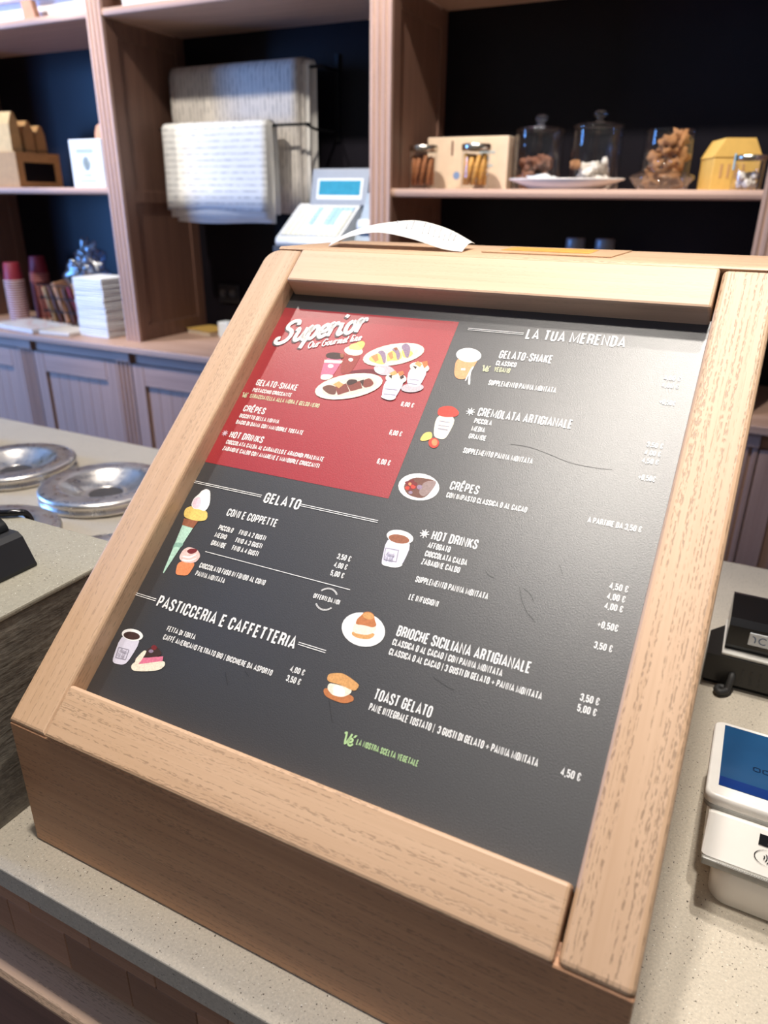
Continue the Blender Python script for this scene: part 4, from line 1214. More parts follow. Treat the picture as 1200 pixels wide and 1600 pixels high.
# dock (local: x across, y away, origin at the thing)
mb = MB()
loft(mb, [[(x_, y_, z - (max(0.0, 0.18 * (y_ + 0.072)) if z > 0.03 else 0)) for x_, y_ in rbox_prof(-0.048 + i, 0.052 - i, -0.070 + i, 0.060 - i, 0.016)] for z, i in ((0.0005, 0.002), (0.002, 0.0), (0.036, 0.0), (0.041, 0.003))])
tbuild(mb, 'dock', 'terminal_white', tilt=False)
# body: side profile (y,z) swept across with rounded ends
side = [(-0.072, 0.046), (-0.074, 0.050), (-0.070, 0.055), (-0.061, 0.06625), (-0.052, 0.0775), (0.092, 0.0775), (0.094, 0.046)]
mb = MB()
rings = []
for x_, k in ((-0.060, 0.0045), (-0.0585, 0.0015), (-0.055, 0.0), (0.055, 0.0), (0.0585, 0.0015), (0.060, 0.0045)):
    rings.append([(x_, y_ * (1 - k * 6), 0.062 + (z - 0.062) * (1 - k * 25)) for y_, z in side])
loft(mb, rings, 0, False)
tbuild(mb, 'body', 'terminal_white')
mb = MB()
loft(mb, [[(x_, y_, z) for x_, y_ in rbox_prof(-0.0655, 0.0655, -0.047, 0.097, 0.009)] for z in (0.0778, 0.0818)])
tbuild(mb, 'screen_gasket', 'terminal_grey')
mb = MB()
loft(mb, [[(x_, y_, z) for x_, y_ in rbox_prof(-0.066 + i, 0.066 - i, -0.047 + i, 0.098 - i, 0.009)] for z, i in ((0.082, 0), (0.090, 0), (0.0915, 0.0015))])
tbuild(mb, 'screen_housing', 'terminal_white')
plain('screen_blue', (30, 66, 100), 0.08, 0, 0.10, 14)
plain('screen_dark', (22, 46, 96), 0.08, 0, 0.05, 14)
MATS['screen_blue'].node_tree.nodes['Principled BSDF'].inputs['Emission Color'].default_value = lin((30, 72, 116))
MATS['screen_blue'].node_tree.nodes['Principled BSDF'].inputs['Emission Strength'].default_value = 0.35
MATS['screen_dark'].node_tree.nodes['Principled BSDF'].inputs['Emission Color'].default_value = lin((16, 46, 120))
MATS['screen_dark'].node_tree.nodes['Principled BSDF'].inputs['Emission Strength'].default_value = 0.35
sc_ = tbuild(MB().box(-0.0565, 0.0565, -0.0295, 0.0905, 0.0916, 0.0920), 'screen', 'screen_blue', label='lit blue display seen upside down')
mb = MB().box(-0.0565, 0.0565, -0.0294, -0.014, 0.0921, 0.0923)
mb.xform(TILT).build('screen_band', 'screen_dark', sc_, loc=(0, 0, 0))
plain('screen_ink', (20, 34, 60), 0.3)
mb = MB()
stroke_text(mb, '0.00', 0, 0, 0.026, 0.0075, 0.0924, 0.09, M=lambda px, py: (-0.004 - px, 0.0205 - py))
mb.xform(TILT).build('screen_digits', 'screen_ink', sc_, loc=(0, 0, 0))
for k in range(3):
    mb = MB().box(-0.006, -0.0045, 0.040 + 0.010 * k, 0.0415 + 0.010 * k, 0.0921, 0.0924)
    mb.xform(TILT).build('screen_dot', 'screen_ink', sc_, loc=(0, 0, 0))
# front of the body: card slot, contactless mark, tear bar
fr = MB()
sl_n = Vector((0, -0.0095 * 0 - 0.62, 0.78)).normalized()


def on_slope(x_, t, off):
    """t 0..1 up the sloping front face"""
    y_ = -0.070 + 0.018 * t
    z = 0.055 + 0.0225 * t
    nrm = Vector((0, -0.0225, 0.018)).normalized()
    return (x_, y_ + nrm.y * off, z + nrm.z * off)


mb = MB()
mb.add([on_slope(a, b, 0.0008) for a, b in ((-0.020, .56), (0.018, .56), (0.018, .86), (-0.020, .86))], [(0, 1, 2, 3)])
tbuild(mb, 'card_slot', 'black_gloss')
mb = MB()
mb.add([on_slope(a, b, 0.0012) for a, b in ((-0.013, .62), (0.014, .62), (0.014, .67), (-0.013, .67))], [(0, 1, 2, 3)])
tbuild(mb, 'slot_light', 'sticker')
mb = MB()
t_ = MB()
strip(t_, [(-0.010 + 0.0115 * math.cos(2 * math.pi * k / 24), 0.26 + 0.22 * math.sin(2 * math.pi * k / 24) * 1.0) for k in range(24)], 0.0004, 0, True)
mb.add([on_slope(p[0], p[1], 0.0008) for p in t_.v], t_.f)
for r_ in (0.002, 0.004, 0.006, 0.008):
    t_ = MB()
    strip(t_, [(-0.016 + r_ * math.cos(R(a)), (0.0069 + r_ * math.sin(R(a))) / 0.0300) for a in range(-45, 50, 10)], 0.00045)
    pts = []
    for p in t_.v:
        pts.append(on_slope(p[0], p[1] + 0.03, 0.0008))
    mb.add(pts, t_.f)
tbuild(mb, 'contactless_mark', 'black_gloss')
tbuild(MB().box(-0.059, 0.059, -0.0775, -0.0665, 0.0430, 0.0495, 0.0012, 2), 'tear_bar', 'terminal_grey')
mb = MB()
for k in range(56):
    x_ = -0.048 + 0.0018 * k
    mb.add([(x_, -0.0779, 0.0488), (x_ + 0.0018, -0.0779, 0.0488), (x_ + 0.0009, -0.0800, 0.0500), (x_ + 0.0009, -0.0765, 0.0500)], [(0, 1, 2), (0, 2, 3), (1, 3, 2), (0, 3, 1)])
tbuild(mb, 'tear_teeth', 'chrome', kind='stuff')
tr.rotation_euler.z = R(-1)

# ------------------------------------------------------------------ back counter, base cabinets
ZB = 0.04
YU, YBK = 1.80, 2.20
MB().box(-2.85, 1.55, 1.700, 2.215, ZB - 0.024, ZB, 0.004, 2).build('back_worktop', 'shelf_x', label='long wooden worktop running along the back shelving', cat='worktop')
cab_x = [-2.745, -2.205, -1.665, -1.125, -0.585, -0.045, 0.495, 1.035]
cab_names = ['wooden base cabinet at the far left end of the back counter', 'wooden base cabinet with panelled door left of the fluted strip, behind the lids',
             'wooden base cabinet right of the fluted strip, partly behind the stand', 'fourth wooden base cabinet from the left end of the back counter',
             'wooden base cabinet of the back counter directly below the cash register', 'wooden base cabinet of the back counter below the two dark bottles',
             'wooden base cabinet visible to the right of the menu stand', 'wooden base cabinet at the far right end of the back counter']


def pilaster_prof(x0, x1, yf, d, nfl=3):
    """front edge with rounded flutes, polygon in (x, y)"""
    p = [(x0, yf + d), (x0, yf)]
    w = (x1 - x0)
    fw = w * 0.17
    for i in range(nfl):
        cx = x0 + w * (i + 0.75) / (nfl + 0.5)
        for k in range(7):
            a = math.pi * k / 6
            p.append((cx - fw / 2 * math.cos(a), yf + fw * 0.5 * math.sin(a)))
    p += [(x1, yf), (x1, yf + d)]
    return p


def base_cabinet(x0, label):
    t = thing('base_cabinet', (x0 + 0.27, 1.95, FLOOR), label, 'cabinet', 'base cabinets under the back worktop')
    x1 = x0 + 0.54
    MB().box(x0 + 0.001, x1 - 0.001, 1.748, 2.19, FLOOR + 0.08, ZB - 0.0245).build('body', 'cab_z', t)
    MB().box(x0 + 0.002, x1 - 0.002, 1.80, 2.18, FLOOR + 0.0005, FLOOR + 0.0795).build('plinth', 'carcass', t)
    MB().box(x0 + 0.080, x1 - 0.001, 1.734, 1.7475, -0.024, ZB - 0.0245).build('fascia', 'cab_x', t)
    MB().prism(pilaster_prof(x0 + 0.002, x0 + 0.076, 1.722, 0.0255), FLOOR + 0.08, -0.022, 'Z').build('pilaster', 'cab_z', t)
    MB().box(x0 + 0.001, x0 + 0.078, 1.716, 1.7475, -0.0215, ZB - 0.0245, 0.002).build('pilaster_cap', 'cab_x', t)
    # door: frame and beaded slats
    dx0, dx1, dz0, dz1 = x0 + 0.080, x1 - 0.003, FLOOR + 0.10, -0.028
    door = MB().box(dx0 + .04, dx1 - .04, 1.7415, 1.7475, dz0 + .04, dz1 - .04).build('door', 'cab_z', t)
    fr_ = [(dx0, dx0 + 0.056, dz0, dz1, 'cab_z', 'door_stile'), (dx1 - 0.056, dx1, dz0, dz1, 'cab_z', 'door_stile'),
           (dx0 + 0.0562, dx1 - 0.0562, dz1 - 0.080, dz1, 'cab_x', 'door_rail'), (dx0 + 0.0562, dx1 - 0.0562, dz0, dz0 + 0.08, 'cab_x', 'door_rail')]
    for a, b, c, d, m_, nm in fr_:
        MB().box(a, b, 1.724, 1.7414, c, d, 0.002, 1).build(nm, m_, door)
    ns = 6
    w = (dx1 - dx0 - 0.114) / ns
    for k in range(ns):
        a = dx0 + 0.057 + w * k
        MB().box(a + 0.0002, a + w - 0.0002, 1.7345, 1.7414, dz0 + 0.081, dz1 - 0.081, 0.0012, 1).build('slat', 'cab_z', door)
    return t


for x0, lb in zip(cab_x, cab_names):
    base_cabinet(x0, lb)

# ------------------------------------------------------------------ wall shelving
sh = thing('wall_shelving', (-0.8, 2.0, ZB), 'tall oak wall shelving with fluted uprights and near black backs', 'shelving')
plain('back_navy', (24, 22, 27), 0.28, 0, 0.08, 8, spec=0.15)
wood('oak_side_shaded', (136, 102, 86), (112, 82, 68), 'Z', 0.25)  # same oak made darker: shade inside the bays is put into the colour
ZT = 1.62
UPX = [(-2.735, -2.668), (-1.671, -1.605), (-0.604, -0.537), (0.463, 0.530)]
for (a, b) in UPX:
    u_ = MB().box(a + 0.006, b - 0.006, YU + 0.014, YBK, ZB + 0.0005, ZT).build('upright', 'oak_side_shaded', sh)
    MB().prism(pilaster_prof(a, b, YU, 0.0138), ZB + 0.0005, ZT, 'Z').build('fluted_front', 'oak_z', u_)
    for (c, d) in ((a, a + 0.0058), (b - 0.0058, b)):
        MB().box(c, d, YU + 0.0142, YU + 0.062, ZB + 0.001, ZT, 0.001, 1).build('side_stile', 'oak_side_shaded', u_)
        MB().box(c, d, YBK - 0.050, YBK, ZB + 0.001, ZT, 0.001, 1).build('side_stile', 'oak_side_shaded', u_)
        for z0, z1 in ((ZB + 0.001, ZB + 0.06), (0.535, 0.575), (1.045, 1.095)):
            MB().box(c, d, YU + 0.0625, YBK - 0.0505, z0, z1, 0.001, 1).build('side_rail', 'oak_side_shaded', u_)
bays = [(-2.668, -1.671), (-1.605, -0.604), (-0.537, 0.463), (0.530, 1.50)]


def shelf(a, b, z0, z1, yf):
    p = [(YBK - 0.001, z0), (yf + 0.006, z0), (yf + 0.002, z0 + 0.003), (yf, (z0 + z1) / 2), (yf + 0.002, z1 - 0.003), (yf + 0.006, z1), (YBK - 0.001, z1)]
    MB().prism(p, a + 0.0005, b - 0.0005, 'X').build('shelf', 'shelf_x', sh)


SZ = 0.5855
for i, (a, b) in enumerate(bays):
    MB().box(a - 0.003, b + 0.003, YBK + 0.0005, YBK + 0.015, ZB + 0.0005, ZT).build('back_panel', 'back_navy', sh)
    shelf(a, b, 1.100, 1.123, YU + 0.004)
    if i != 1:
        shelf(a, b, SZ - 0.0225, SZ, YU + 0.008)

# ------------------------------------------------------------------ sheets of wrapping paper on rods
def newsprint(name, vertical, tint):
    mt, nt, b = new_mat(name)
    tc = nt.nodes.new('ShaderNodeTexCoord')
    sp = nt.nodes.new('ShaderNodeSeparateXYZ')
    link(nt, tc.outputs['Object'], sp.inputs[0])
    wv = nt.nodes.new('ShaderNodeMath')
    wv.operation = 'SINE'
    ml = nt.nodes.new('ShaderNodeMath')
    ml.operation = 'MULTIPLY'
    ml.inputs[1].default_value = 2 * math.pi / (0.0165 if vertical else 0.0200)
    link(nt, sp.outputs['X' if vertical else 'Z'], ml.inputs[0])
    link(nt, ml.outputs[0], wv.inputs[0])
    ln = ramp(nt, wv.outputs[0], [(0.45, (0, 0, 0, 1)), (0.75, (1, 1, 1, 1))])
    nz = noise(nt, coords(nt, (130, 1, 30) if vertical else (40, 1, 130)), 1.0, 2)
    nn = ramp(nt, nz, [(0.40, (0.1, 0.1, 0.1, 1)), (0.60, (1, 1, 1, 1))])
    msk = mixc(nt, 1.0, ln, nn, 'MULTIPLY')
    c = lin(tint)
    ink = tuple(k * (0.32 if vertical else 0.55) for k in c[:3]) + (1,)
    link(nt, mixc(nt, msk, c, ink), b.inputs['Base Color'])
    b.inputs['Roughness'].default_value = 0.7
    MATS[name] = mt


newsprint('print_columns', True, (206, 198, 188))
newsprint('print_rows', False, (246, 244, 238))
plain('sheet_plain', (232, 228, 220), 0.7, 0, 0.05, 20)
plain('black_metal', (28, 28, 30), 0.4, 0.6)


def drape(x0, x1, yc, ztop_, half, zf, zb, th=0.0012, wob=0.0, seed=0):
    """sheet folded over a rod: closed profile in (y,z) swept in x with a slight wobble"""
    rnd = random.Random(seed)
    ph = rnd.uniform(0, 6)
    outer, inner = [], []
    outer.append((yc - half - wob, zf))
    for k in range(1, 4):
        outer.append((yc - half - wob * (1 - k / 3.5) ** 2, zf + (ztop_ - half - zf) * k / 4))
    for k in range(9):
        a = math.pi - math.pi * k / 8
        outer.append((yc + half * math.cos(a), ztop_ - half + half * math.sin(a)))
    outer.append((yc + half, (zb + ztop_ - half) / 2))
    outer.append((yc + half, zb))
    mb = MB()
    nx = 14
    vs, fs = [], []
    n_ = len(outer)
    for i in range(nx + 1):
        x_ = x0 + (x1 - x0) * i / nx
        for j, (y_, z) in enumerate(outer):
            dep = max(0, 1 - (z - zf) / (ztop_ - zf))
            vs.append((x_ + 0.006 * dep * math.sin(ph + 3 * z), y_ + 0.005 * dep * math.sin(ph + x_ * 9) * (1 if j < 6 else 0.3), z + (0.003 * math.sin(ph + x_ * 14) if j in (0, n_ - 1) else 0)))
    for i in range(nx):
        for j in range(n_ - 1):
            fs.append((i * n_ + j, (i + 1) * n_ + j, (i + 1) * n_ + j + 1, i * n_ + j + 1))
    mb.add(vs, fs, 0, True)
    return mb


def paper_sheet(lb, grp, mat_, *a, **k):
    o = drape(*a, **k).build('paper_sheet', mat_, label=lb, cat='paper', group=grp)
    md_ = o.modifiers.new('thickness', 'SOLIDIFY')
    md_.thickness = 0.0012
    return o


g_ = 'printed paper sheets hanging on the wall rods'
paper_sheet('grey column printed paper sheet on the rear rod, frontmost and widest', g_, 'print_columns', -1.560, -1.005, 2.090, 0.990, 0.040, 0.520, 0.560, wob=0.004, seed=1)
paper_sheet('middle printed paper sheet on the rear rod, its edge showing at the right', g_, 'print_columns', -1.545, -0.990, 2.090, 0.986, 0.033, 0.505, 0.540, wob=0.003, seed=2)
paper_sheet('innermost paper sheet on the rear rod, peeking out furthest right', g_, 'sheet_plain', -1.530, -0.972, 2.090, 0.981, 0.024, 0.530, 0.520, wob=0.002, seed=3)
paper_sheet('bright row printed paper sheet in front on the front rod', g_, 'print_rows', -1.535, -1.080, 1.985, 0.800, 0.026, 0.515, 0.540, wob=0.010, seed=4)
paper_sheet('second paper sheet on the front rod, its lower edge showing under the bright one', g_, 'sheet_plain', -1.525, -1.072, 1.985, 0.796, 0.021, 0.485, 0.520, wob=0.004, seed=5)
paper_sheet('third paper sheet on the front rod, hanging lowest of all', g_, 'sheet_plain', -1.500, -1.065, 1.985, 0.791, 0.016, 0.472, 0.500, wob=0.002, seed=6)
rk = thing('paper_rack', (-1.25, 2.19, 0.74), 'black metal wall rack with two rods holding hanging paper sheets', 'rack')
MB().tube([(-1.560, 1.985, 0.7815), (-0.925, 1.985, 0.7815)], 0.0045).build('rod', 'black_metal', rk)
MB().tube([(-1.570, 2.090, 0.960), (-0.930, 2.090, 0.960)], 0.005).build('rod', 'black_metal', rk)
for x_ in (-0.940, -1.565):
    MB().box(x_ - 0.008, x_ + 0.008, 2.190, 2.1995, 0.745, 1.010, 0.001, 1).build('wall_bar', 'black_metal', rk)
    MB().tube([(x_, 2.19, 0.960), (x_, 2.09, 0.960)], 0.005).build('arm', 'black_metal', rk)
    MB().tube(smooth_path([(x_, 2.19, 0.770), (x_, 2.06, 0.770), (x_, 1.985, 0.7815)], 5), 0.0045).build('arm', 'black_metal', rk)

# ------------------------------------------------------------------ cash register on a cash drawer cabinet
plain('reg_white', (226, 228, 226), 0.4, 0, 0.03)
plain('reg_grey', (150, 156, 164), 0.4, 0, 0.03)
plain('reg_cyan', (56, 138, 164), 0.15, 0, 0.12, 60)
plain('key_cream', (240, 236, 214), 0.5, 0, 0.03)
plain('key_blue', (170, 206, 232), 0.5, 0, 0.03)
plain('drawer_grey', (70, 72, 76), 0.5, 0.2)
MATS['reg_cyan'].node_tree.nodes['Principled BSDF'].inputs['Emission Color'].default_value = lin((50, 140, 170))
MATS['reg_cyan'].node_tree.nodes['Principled BSDF'].inputs['Emission Strength'].default_value = 0.15
dr = thing('till_pedestal', (-0.84, 1.97, ZB), 'dark metal till pedestal under the cash register, mostly hidden by the stand', 'till')
MB().box(-1.000, -0.720, 1.850, 2.120, ZB + 0.0005, 0.4095, 0.004).build('housing', 'drawer_grey', dr)
for k in range(3):
    f_ = MB().box(-0.992, -0.728, 1.8440, 1.8497, ZB + 0.015 + 0.118 * k, ZB + 0.125 + 0.118 * k, 0.002, 1).build('drawer_front', 'drawer_grey', dr)
    MB().box(-0.90, -0.82, 1.8395, 1.8437, ZB + 0.068 + 0.118 * k, ZB + 0.076 + 0.118 * k, 0.001, 1).build('handle', 'black_metal', f_)
rg = thing('cash_register', (-0.85, 1.93, 0.41), 'white and grey cash register with sloping keyboard and cyan display', 'cash register')
prof_ = [(1.850, 0.4105), (1.846, 0.420), (1.850, 0.434), (2.000, 0.536), (2.010, 0.540), (2.040, 0.540), (2.060, 0.500), (2.060, 0.4105)]
MB().prism(prof_, -0.985, -0.745, 'X').build('body', 'reg_white', rg)
sy, sz = 0.150, 0.102
sl_ = math.hypot(sy, sz)
ey, ez = sy / sl_, sz / sl_


def key_pt(x_, t, o_):
    return (x_, 1.850 + ey * t - ez * o_, 0.434 + ez * t + ey * o_)


kb = MB()
kb.add([key_pt(a, b, 0.001) for a, b in ((-0.977, .012), (-0.753, .012), (-0.753, .172), (-0.977, .172))], [(0, 1, 2, 3)])
kb.build('key_field', 'reg_grey', rg)
for r_ in range(8):
    for c_ in range(11):
        x_ = -0.973 + 0.0198 * c_
        t = 0.016 + 0.0190 * r_
        mb = MB()
        q = [key_pt(x_, t, .0012), key_pt(x_ + .0172, t, .0012), key_pt(x_ + .0172, t + .0164, .0012), key_pt(x_, t + .0164, .0012),
             key_pt(x_ + .002, t + .002, .005), key_pt(x_ + .0152, t + .002, .005), key_pt(x_ + .0152, t + .0144, .005), key_pt(x_ + .002, t + .0144, .005)]
        mb.add(q, [(4, 5, 6, 7), (0, 1, 5, 4), (1, 2, 6, 5), (2, 3, 7, 6), (3, 0, 4, 7)])
        mb.build('key', 'key_blue' if (c_ in (4, 7, 8) and r_ > 2) or r_ == 7 and c_ > 7 else ('reg_white' if c_ in (5, 6) else 'key_cream'), rg)
# display head
hd = [(2.000, 0.5375), (2.026, 0.645), (2.032, 0.650), (2.055, 0.648), (2.058, 0.5405), (2.040, 0.5405)]
hh_ = MB().prism(hd, -0.940, -0.722, 'X').build('display_head', 'reg_grey', rg)


def head_pt(x_, t, o_):
    ty, tz = 0.026, 0.1075
    l_ = math.hypot(ty, tz)
    return (x_, 2.000 + ty * t - tz / l_ * o_, 0.5375 + tz * t + ty / l_ * o_)


for nm, m_, x0, x1, t0, t1, o_ in (('bezel', 'reg_white', -0.918, -0.742, .16, .76, .001), ('lcd', 'reg_cyan', -0.910, -0.750, .28, .70, .0018)):
    mb = MB()
    mb.add([head_pt(x0, t0, o_), head_pt(x1, t0, o_), head_pt(x1, t1, o_), head_pt(x0, t1, o_)], [(0, 1, 2, 3)])
    mb.build(nm, m_, hh_)
sc2 = thing('label_printer', (-0.69, 1.97, ZB), 'small blue grey device squeezed between the cash register and the middle upright', 'device')
plain('dev_blue', (132, 150, 168), 0.4)
MB().prism([(1.900, 0.0405), (1.900, 0.430), (1.990, 0.575), (2.080, 0.575), (2.080, 0.0405)], -0.712, -0.625, 'X').build('housing', 'dev_blue', sc2)
MB().tube([(-0.700, 1.915, 0.475), (-0.640, 1.915, 0.475)], 0.022, 16).build('paper_roll', 'reg_white', sc2)

# ------------------------------------------------------------------ right hand shelf
plain('cinnamon', (150, 92, 52), 0.7, 0, 0.25, 90)
plain('straw_gold', (206, 150, 70), 0.55, 0, 0.25, 90)
plain('biscuit', (160, 112, 70), 0.85, 0, 0.25, 60, bmp=0.4)
plain('biscuit_dark', (122, 80, 62), 0.85, 0, 0.25, 60, bmp=0.4)
plain('sugar', (222, 214, 204), 0.9, 0, 0.2, 120, bmp=0.4)
plain('porcelain', (238, 230, 222), 0.2, 0, 0.02)
plain('kraft_pale', (222, 198, 172), 0.7, 0, 0.05)
plain('kraft_yellow', (224, 182, 96), 0.6, 0, 0.06)
plain('kraft', (196, 152, 100), 0.7, 0, 0.08)
plain('print_brown', (120, 70, 52), 0.7)
plain('print_blue', (120, 146, 190), 0.7)
plain('card_white', (232, 238, 240), 0.5, 0, 0.02)
plain('print_pale', (176, 188, 190), 0.6)
steel('lid_metal', 0.22, (215, 208, 196))


def small_jar(cx, cy, z, r_, h_, label):
    t = thing('spice_jar', (cx, cy, z), label, 'jar')
    MB().lathe([(r_ * .2, .0006), (r_ * .93, .0006), (r_, .006), (r_, h_ * .86), (r_ * .95, h_ * .90)], (cx, cy, z), 28).build('glass_body', 'glass', t)
    MB().lathe([(r_ * 1.02, h_ * .86), (r_ * 1.06, h_ * .865), (r_ * 1.06, h_ * .985), (r_ * 1.0, h_), (0.0004, h_)], (cx, cy, z), 28).build('lid', 'lid_metal', t)
    return t


def sticks(cx, cy, z, r_, h_, n_, mat_, label, grp, seed, lean):
    rnd = random.Random(seed)
    n_out = n_ * 3 // 4
    for k in range(n_):
        out = k < n_out
        a = 2 * math.pi * (k / n_out if out else (k - n_out) / (n_ - n_out))
        rr = r_ * (0.72 if out else 0.30)
        p0 = Vector((cx + rr * math.cos(a), cy + rr * math.sin(a), z + 0.012))
        p1 = Vector((cx + rr * math.cos(a + lean), cy + rr * math.sin(a + lean), z + h_ * rnd.uniform(.70, .80)))
        MB().tube([p0, p0.lerp(p1, .5), p1], r_ * 0.16, 8).build('spice_stick', mat_, label=label, cat='stick', group=grp)


small_jar(-0.470, 1.890, SZ, 0.040, 0.118, 'small jar of brown cinnamon sticks with metal lid, nearest the upright')
sticks(-0.470, 1.890, SZ, 0.040, 0.118, 12, 'cinnamon', 'brown cinnamon stick in the small jar nearest the upright', 'cinnamon sticks in the left jar', 3, 0.5)
small_jar(-0.303, 1.885, SZ, 0.040, 0.118, 'small jar of golden twisted sticks with metal lid, before the kraft card')
sticks(-0.303, 1.885, SZ, 0.040, 0.118, 12, 'straw_gold', 'golden stick in the small jar before the kraft card', 'golden sticks in the second jar', 5, 0.5)
kc = thing('kraft_carton', (-0.37, 2.00, SZ), 'pale kraft carton with faint print standing behind two spice jars', 'carton')
MB().box(-0.500, -0.240, 1.985, 2.040, SZ + 0.0005, SZ + 0.146, 0.003).build('box', 'kraft_pale', kc)
MB().box(-0.420, -0.414, 1.9838, 1.9846, SZ + 0.095, SZ + 0.135, mat=None).build('printed_stick', 'print_brown', kc)
MB().lathe([(0.0004, 0), (0.011, 0)], (0, 0, 0), 20).xform(Matrix.Translation((-0.400, 1.9842, SZ + 0.040)) @ Matrix.Rotation(R(90), 4, 'X')).build('printed_badge', 'print_blue', kc)
for k, w in enumerate((.05, .035, .045)):
    MB().box(-0.330, -0.330 + w, 1.9838, 1.9846, SZ + 0.10 - 0.018 * k, SZ + 0.106 - 0.018 * k).build('printed_line', 'print_pale', kc)


def glass_jar(cx, cy, z, r_, h_, label, lid=True):
    t = thing('glass_jar', (cx, cy, z), label, 'jar')
    MB().lathe([(r_ * .1, .001), (r_ * .94, .001), (r_, .008), (r_, h_ * .96), (r_ * 1.02, h_), (r_ * .99, h_ + .0005)], (cx, cy, z), 40).build('glass_body', 'glass', t)
    if lid:
        MB().lathe([(r_ * 1.03, h_ + .001), (r_ * 1.05, h_ + .008), (r_ * .90, h_ + .014), (r_ * .35, h_ + .018), (r_ * .16, h_ + .022), (r_ * .14, h_ + .027), (r_ * .26, h_ + .033),
                    (r_ * .29, h_ + .040), (r_ * .22, h_ + .046), (0.0004, h_ + .048)], (cx, cy, z), 36).build('lid', 'glass', t)
    return t


def fill(cx, cy, z, spots, mat_, name, label, cat, grp, seed, rough=0.3):
    for k, (dx, dy, dz, rx, ry, rz) in enumerate(spots):
        MB().lump((cx + dx * .80, cy + dy * .80, z + dz), rx * .88, ry * .88, rz * .9, seed + k, rough, 3).build(name, mat_, label=label, cat=cat, group=grp)


glass_jar(-0.150, 1.995, SZ, 0.070, 0.150, 'lidded glass jar with dark brown biscuits, leftmost of the large jars')
rr_ = random.Random(11)
fill(-0.150, 1.995, SZ, [(-.030, -.025, .030, .028, .026, .024), (.028, -.030, .028, .026, .025, .022), (.0, .030, .030, .028, .026, .024), (-.030, -.020, .072, .026, .026, .020),
                         (.022, -.022, .072, .030, .024, .022), (.004, .026, .074, .027, .024, .022)], 'biscuit_dark', 'biscuit', 'dark brown biscuit in the leftmost large glass jar', 'biscuit', 'dark biscuits', 20, 0.6)
glass_jar(0.015, 1.990, SZ, 0.070, 0.155, 'lidded glass jar with white sugared sweets, middle of the large jars')
fill(0.015, 1.990, SZ, [(.055 * .75 * math.cos(a), .055 * .75 * math.sin(a), .020 + .022 * (k % 2), .019, .019, .017) for k, a in enumerate([i * .9 for i in range(7)])] +
     [(.030 * math.cos(a), .030 * math.sin(a), .058, .018, .018, .016) for a in (0.4, 1.9, 3.4, 5.0)] + [(.0, 0, .030, .020, .020, .018), (.038, -.02, .073, .012, .012, .012)],
     'sugar', 'sweet', 'white sugared sweet in the middle glass jar', 'sweet', 'sugared sweets', 40, 0.4)
MB().lump((-0.030, 1.955, SZ + 0.066), .018, .014, .013, 77, .3, 2).build('biscuit', 'biscuit', label='single golden biscuit on top of the white sugared sweets', cat='biscuit')
glass_jar(0.205, 2.000, SZ, 0.066, 0.150, 'open glass jar heaped with golden brown biscuit pieces, rightmost large jar', False)
fill(0.205, 2.000, SZ, [(-.032, -.018, .030, .028, .030, .028), (.026, -.022, .028, .028, .028, .026), (.0, .030, .030, .030, .026, .028), (-.026, -.020, .072, .028, .030, .026), (.026, .0, .080, .030, .032, .030),
                        (.004, -.024, .112, .030, .026, .022), (.034, .0, .128, .024, .028, .026), (.010, .022, .118, .026, .024, .024)], 'biscuit', 'biscuit', 'golden brown biscuit piece in the open glass jar', 'biscuit', 'golden biscuit pieces', 60, 0.75)
pt = thing('serving_plate', (-0.035, 1.872, SZ), 'white oval plate with crumpled napkin in front of the glass jars', 'plate')
MB().lathe([(0.0004, .004), (.085, .0005), (.100, .002), (.115, .010), (.158, .024), (.160, .027), (.156, .028), (.112, .015), (.0004, .011)], (-0.035, 1.872, SZ), 48, sy=0.37).build('dish', 'porcelain', pt)
MB().lump((-0.095, 1.872, SZ + 0.026), .036, .022, .010, 91, .5, 3).build('napkin', 'card_white', label='crumpled white napkin on the oval plate', cat='napkin')
gd = thing('glass_dish', (0.215, 1.880, SZ), 'low covered glass dish with a round knob before the open jar', 'dish')
MB().lathe([(.02, .001), (.056, .001), (.068, .012), (.080, .026), (.082, .030), (.078, .030), (.064, .014), (.02, .005)], (0.215, 1.880, SZ), 40, sy=0.72).build('bowl', 'glass', gd)
MB().lathe([(.081, .031), (.079, .034), (.055, .043), (.025, .047), (.011, .049), (.010, .054), (.019, .060), (.022, .068), (.018, .076), (.0004, .079)], (0.215, 1.880, SZ), 40, sy=0.72).build('cover', 'glass', gd)

hb = thing('house_carton', (0.37, 1.97, SZ), 'yellow kraft carton shaped like a little house with gabled roof', 'carton')
hx0, hx1, hy0, hy1 = 0.315, 0.430, 1.930, 2.050
MB().box(hx0, hx1, hy0, hy1, SZ + 0.0005, SZ + 0.078, 0.001, 1).build('walls', 'kraft_yellow', hb)
MB().prism([(hx0 - .002, SZ + .0782), (hx1 + .002, SZ + .0782), (hx1 - .022, SZ + .122), (hx0 + .022, SZ + .122)], hy0 - .002, hy1 + .002, 'Y').build('roof', 'kraft_yellow', hb)
for k in range(4):
    MB().box(hx0 + .018 + .018 * k, hx0 + .024 + .018 * k, hy0 - .0012, hy0 - .0002, SZ + .030, SZ + .062).build('printed_line', 'kraft', hb)
hb.rotation_euler.z = R(20)
small_jar(0.418, 1.865, SZ, 0.036, 0.078, 'low jar of pale sugared sweets with metal lid at the right end of shelf')
fill(0.418, 1.865, SZ, [(.017 * math.cos(a), .017 * math.sin(a), .014 + .018 * (k % 2), .013, .013, .012) for k, a in enumerate([i * 1.25 for i in range(6)])], 'sugar', 'sweet', 'pale sweet inside the low jar at the shelf end', 'sweet', 'sweets in the low jar', 120, 0.3)
tg = MB().box(0.3835, 0.3875, 1.838, 1.852, SZ + 0.045, SZ + 0.082, 0.001, 1)
